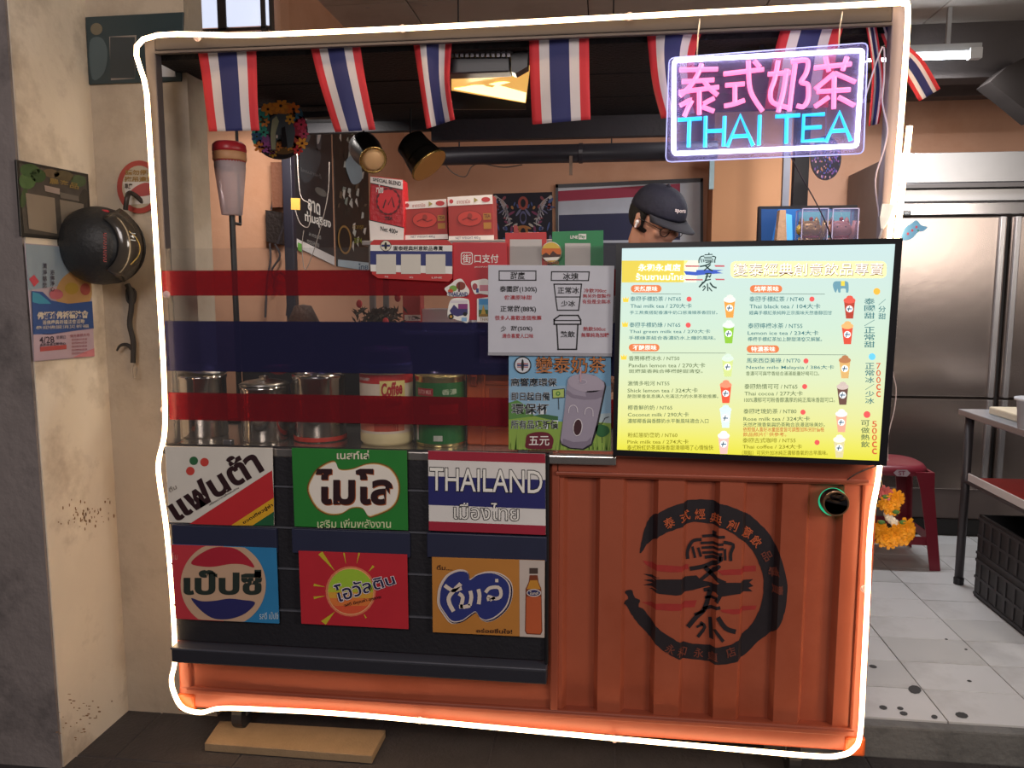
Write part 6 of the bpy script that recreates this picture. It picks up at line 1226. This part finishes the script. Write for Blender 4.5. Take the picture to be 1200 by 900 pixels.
bxo('kick_plate', (fx0, YFr + .02, .12), (fx1, YFr + .7, .22), mat('232222', .7), g); P = Print(PY(YFr - .031)); P.rect(1058.5, 247, 1067.5, 252.5, mat('2a2828', .5), 1); P.text('REIZ', (1060, 248.5, 1066, 251), mat('c8c8c8', .5), 2, .02); P.done('nameplate', g)
# cloth ribbon at the screen corner
o = root('blue_ribbon', TVP.at(1070, 280), 'small pale blue fish shaped paper tag behind the screen corner', 'tag'); pl = PY(-.0)
obj('paper', slab(BM(), [(p.x, p.y) for p in smooth([(1057, 281, 0), (1060, 268, 0), (1068, 262, 0), (1074, 258, 0), (1080, 264, 0), (1087, 266, 0), (1082, 271, 0), (1076, 272, 0), (1068, 280, 0)], 3, True)], pl, .002), mat('6fb2e6', .5), o)
P = Print(pl); P.ell(1064, 274, 1.4, 1.6, mat('d0506a', .5), 1, 8); P.ell(1069, 270, 1.4, 1.6, mat('d0506a', .5), 1, 8); P.ell(1074, 266, 1.4, 1.6, mat('d0506a', .5), 1, 8); P.ell(1076, 270, 1, 1, mat('3a9a6a', .5), 1, 8); P.done('artwork', o)
# green ringed device on the container
pl = PY(0.0); yl = corr(at(974, 586, 0).x) + .012; cL = at(974, 586, yl); g = root('round_buzzer', cL - Vector((0, 0, .045)), 'black round knob device with glowing green ring on the orange panel', 'device')
obj('mount', lathe(BM(), [(.036, 0), (.038, .004), (.038, .022), (.034, .024)], cL, 32, (0, -1, 0)), mat('12332c', .4), g, smooth=False)
obj('green_ring', lathe(BM(), [(.039, .012), (.042, .014), (.042, .026), (.03, .027)], cL, 36, (0, -1, 0)), mat('2fc48a', .4, emit=.75, ecol='22c08a'), g)
cK = at(979, 589.5, yl - .06); obj('knob', lathe(BM(), [(.03, -.034), (.037, -.03), (.037, .006), (.033, .009), (.001, .009)], cK, 32, (0, -1, 0)), mat('17151a', .3), g, smooth=False)
obj('knob_rim', lathe(BM(), [(.037, .004), (.0388, .006), (.037, .009)], cK, 32, (0, -1, 0)), mat('8a6a50', .3, metal=.6), g)
bxo('clip_block', at(984, 570, yl - .02), at(992, 561, yl - .001), mat('1a1418', .5), g); obj('cable', tube(BM(), smooth([at(992, 563, -.01), at(1002, 556, -.012), at(1018, 549, -.01), at(1030, 545, -.01)], 4), .002, 6), mat('2a1a18', .5), g)
# stool
sf = PZ(.12).at(1097, 668); cx, cy = sf.x - .2, sf.y + .2; zs_ = at(1060, 541, cy - .05).z; g = root('plastic_stool', (cx, cy, .12), 'dark red plastic stool on the white tiles right of the stall', 'stool'); STM = mat('7e2130', .4, var=.06)
def sq(cx, cy, h, z, n=6, p=3.2):
    o = []
    for k in range(32):
        a = 2 * math.pi * k / 32; c, s = math.cos(a), math.sin(a); rr = h / (abs(c) ** p + abs(s) ** p) ** (1 / p); o.append(Vector((cx + rr * c, cy + rr * s, z)))
    return o
def loft(bm, loops):
    rows = [[bm.verts.new(p) for p in l] for l in loops]
    for A, B in zip(rows, rows[1:]):
        for k in range(len(A)): bm.faces.new((A[k], A[(k + 1) % len(A)], B[(k + 1) % len(A)], B[k]))
    return rows
bm = BM(); rw = loft(bm, [sq(cx, cy, .178, zs_ - .05), sq(cx, cy, .172, zs_ - .02), sq(cx, cy, .16, zs_ - .004), sq(cx, cy, .145, zs_), sq(cx, cy, .05, zs_ - .004), sq(cx, cy, .02, zs_ - .004)]); bm.faces.new(rw[-1]); o = obj('seat', bm, STM, g, smooth=True); md = o.modifiers.new('t', 'SOLIDIFY'); md.thickness = .004
for sx in (-1, 1):
    for sy in (-1, 1):
        tp = Vector((cx + sx * .155, cy + sy * .155, zs_ - .05)); bt = Vector((cx + sx * .205, cy + sy * .205, .12)); bm = BM()
        def Lq(c, w): return [c + Vector((sx * w * .25, sy * w * .25, 0)), c + Vector((-sx * w, sy * w * .25, 0)), c + Vector((-sx * w, sy * w * .1, 0)), c + Vector((sx * w * .05, sy * w * .05, 0)), c + Vector((sx * w * .1, -sy * w, 0)), c + Vector((sx * w * .25, -sy * w, 0))]
        rw = loft(bm, [Lq(tp + Vector((0, 0, .02)), .075), Lq(tp.lerp(bt, .15), .055), Lq(tp.lerp(bt, .6), .046), Lq(bt, .042)]); bm.faces.new(rw[0]); bm.faces.new(rw[-1]); bmesh.ops.recalc_face_normals(bm, faces=bm.faces[:]); obj('leg', bm, STM, g)
for k, z in ((0, .27), (1, .27), (2, .27), (3, .27)):
    h = .155 + .05 * (zs_ - .05 - z) / (zs_ - .17); a, b = [((-h, -h), (h, -h)), ((h, -h), (h, h)), ((h, h), (-h, h)), ((-h, h), (-h, -h))][k]
    p0 = Vector((cx + a[0] * .98, cy + a[1] * .98, z)); p1 = Vector((cx + b[0] * .98, cy + b[1] * .98, z)); bm = BM(); lo = Vector((min(p0.x, p1.x) - .004, min(p0.y, p1.y) - .004, z - .022)); hi = Vector((max(p0.x, p1.x) + .004, max(p0.y, p1.y) + .004, z + .022)); obj('crossbar', box(bm, lo, hi), STM, g)
P = Print(PY(cy - .183)); P.poly([(1047, 554), (1051, 550.5), (1063, 550.5), (1067, 554.5), (1063, 558.5), (1051, 558)], mat('b8a8b0', .5), 1); P.text('ST', (1053, 552, 1061, 557), mat('8a3a54', .5), 2, .02); P.done('sticker', g)
# garland of yellow flowers
g = root('flower_garland', at(1045, 636, .12), 'bright yellow orange flower garland hanging at the right stall edge', 'garland')
FLY = mat('e8a01c', .6, var=.2, scale=60); random.seed(8)
def bloom(x, y, r_, m, nm='flower'):
    c = at(x, y, .1); bm = BM()
    for ringk, (rr, cnt, tl_) in enumerate(((1., 11, .15), (.78, 9, .45), (.5, 7, .8), (.25, 4, 1.1))):
        for k in range(cnt):
            a = 2 * math.pi * k / cnt + ringk * .4; d = Vector((math.cos(a), -tl_ * .6 - random.random() * .3, math.sin(a) * .8)).normalized(); s = d.cross(Vector((0, 1, .2))).normalized(); L_ = r_ * rr * random.uniform(.85, 1.1); w = r_ * .24
            vs = [bm.verts.new(c + p) for p in (Vector(), d * L_ * .6 + s * w, d * L_ + s * w * .55 + Vector((0, -.002, .002)), d * L_ - s * w * .55, d * L_ * .6 - s * w)]; bm.faces.new(vs)
    o = obj(nm, bm, m, g); md = o.modifiers.new('t', 'SOLIDIFY'); md.thickness = .0008
for x, y, r_ in ((1040, 590, .034), (1048, 584, .032), (1044, 596, .026), (1034, 628, .034), (1048, 625, .034), (1060, 618, .034), (1057, 630, .03), (1030, 618, .024), (1042, 634, .028), (1064, 625, .022)): bloom(x, y, r_, FLY)
bloom(1036, 577, .026, mat('c86a6a', .6), 'pink_flower')
bm = BM()
for k in range(9): ball(bm, at(1038 + k * 1.6, 602 + k * 1.4 + (k % 2) * 3, .1), .009, (.8, .8, 1.3), 8)
obj('white_beads', bm, mat('e2dccc', .5), g)
bm = BM()
for x, y in ((1038, 582), (1050, 600), (1033, 612), (1058, 612)): ball(bm, at(x, y, .09), .007, (1.6, .6, 1), 8)
obj('green_leaf', bm, mat('4f7a34', .6), g); obj('string', tube(BM(), smooth([at(x, y, .11) for x, y in ((1030, 548), (1034, 570), (1042, 600), (1046, 620))], 4), .0015, 5), mat('c8b890', .6), g)
obj('white_tag', slab(BM(), [(1043, 634), (1063, 633), (1064, 639), (1043, 639)], PY(.1), .002), mat('b8b4b0', .5), g)
# steel table
tf = PZ(.12).at(1121, 684); ty1 = tf.y + .05; tb = at(1123, 479, ty1); zt_ = tb.z; TX_ = tb.x; ty0 = .4; g = root('steel_table', (TX_ + .4, (ty0 + ty1) / 2, .12), 'grey stainless steel work table at the right edge', 'table'); TM = mat('a4acb8', .3, metal=.7); LM = mat('4a4648', .45, metal=.6)
bxo('tabletop', (TX_, ty0, zt_ - .03), (TX_ + .85, ty1, zt_), TM, g, bevel=.004)
bm = BM(); box(bm, (TX_ - .0, ty0 - .002, zt_), (TX_ + .85, ty0 + .01, zt_ + .004)); 
bm.free()
for x in (TX_ + .035, TX_ + .8):
    for y in (ty0 + .05, ty1 - .05): obj('leg', tube(BM(), [(x, y, .12), (x, y, zt_ - .03)], .02, 14), LM, g, smooth=True); obj('foot_cap', lathe(BM(), [(.023, 0), (.024, .03), (.02, .035)], (x, y, .1202), 14), BLACK, g)
zm = at(1140, 563, ty1 - .08).z; bxo('middle_shelf', (TX_ + .02, ty0 + .03, zm - .015), (TX_ + .84, ty1 - .03, zm), mat('5a585c', .4, metal=.7), g)
g = bxo('foam_tray', (TX_ + .07, ty0 + .15, zt_), (TX_ + .55, ty1 - .15, zt_ + .035), mat('d8c8ae', .7, bump=.3), label='low worn cream foam tray lying on the steel table', cat='tray', bevel=.006)
xw = at(1187, 470, .85).x; c = Vector((xw + .09, .85, zt_ + .036)); g = root('white_tub', c, 'round white plastic tub cut by the right picture edge', 'tub'); obj('tub', lathe(BM(), [(.06, 0), (.068, .11), (.078, .112), (.078, .122), (.07, .122), (.06, .01), (.001, .008)], c, 32), mat('dfe2ea', .4), g, smooth=True)
g = root('red_tray', (TX_ + .3, 1.1, zm), 'red and green paper lined tray on the middle shelf of the table', 'tray')
tb0, tb1 = .7, ty1 - .1
bxo('tray_base', (TX_ + .03, tb0, zm + .0002), (TX_ + .6, tb1, zm + .015), mat('d8c8c0', .4), g); bxo('red_liner', (TX_ + .04, tb0 + .01, zm + .0155), (TX_ + .59, tb1 - .01, zm + .02), mat('c8302c', .6), g, bevel=0); bxo('green_packet', (TX_ + .13, tb0 + .05, zm + .0205), (TX_ + .45, tb1 - .3, zm + .06), mat('9cb83c', .5), g); bxo('tray_rim', (TX_ + .025, tb0 - .01, zm + .002), (TX_ + .6, tb0, zm + .04), mat('d8d0cc', .4), g); bxo('tray_rim', (TX_ + .02, tb0 - .01, zm + .002), (TX_ + .029, tb1, zm + .04), mat('d8d0cc', .4), g)
hcr = (at(1156, 603, ty1 - .2).z - .1205) / 2
for k, (z, lb) in enumerate(((.1205, 'black plastic crate standing on the tiles under the table'), (.1206 + hcr, 'upper dark crate full of black bags stacked under the table'))):
    y0, y1 = (.75, ty1 - .2); x0 = TX_ + .04; g = root('black_crate', (x0 + .3, 1.1, z), lb, 'crate'); h = hcr
    bm = BM(); t = .012; box(bm, (x0, y0, z), (x0 + .6, y1, z + .012)); box(bm, (x0, y0, z), (x0 + t, y1, z + h)); box(bm, (x0 + .6 - t, y0, z), (x0 + .6, y1, z + h)); box(bm, (x0, y0, z), (x0 + .6, y0 + t, z + h)); box(bm, (x0, y1 - t, z), (x0 + .6, y1, z + h)); obj('crate_body', bm, mat('1e1d20', .5), g)
    bm = BM()
    for j in range(9): box(bm, (x0 - .004, y0 + .02 + j * (y1 - y0) / 9, z + .03), (x0, y0 + .04 + j * (y1 - y0) / 9, z + h - .02))
    for j in range(3): box(bm, (x0 - .005, y0, z + .01 + j * (h - .035) / 2), (x0, y1, z + .022 + j * (h - .035) / 2))
    obj('crate_ribs', bm, mat('2c2b2e', .5), g)
    bm = BM()
    for j in range(7): ball(bm, (x0 + .1 + .06 * j, y0 + .14 + .02 * (j % 3) * 3, z + h - .06), .055, (1, 1, .8), 12)
    obj('contents', bm, mat('151417', .35, bump=.6), g)
print('OBJECTS', len(bpy.data.objects), 'TRIS', sum(len(m.polygons) for m in bpy.data.meshes))
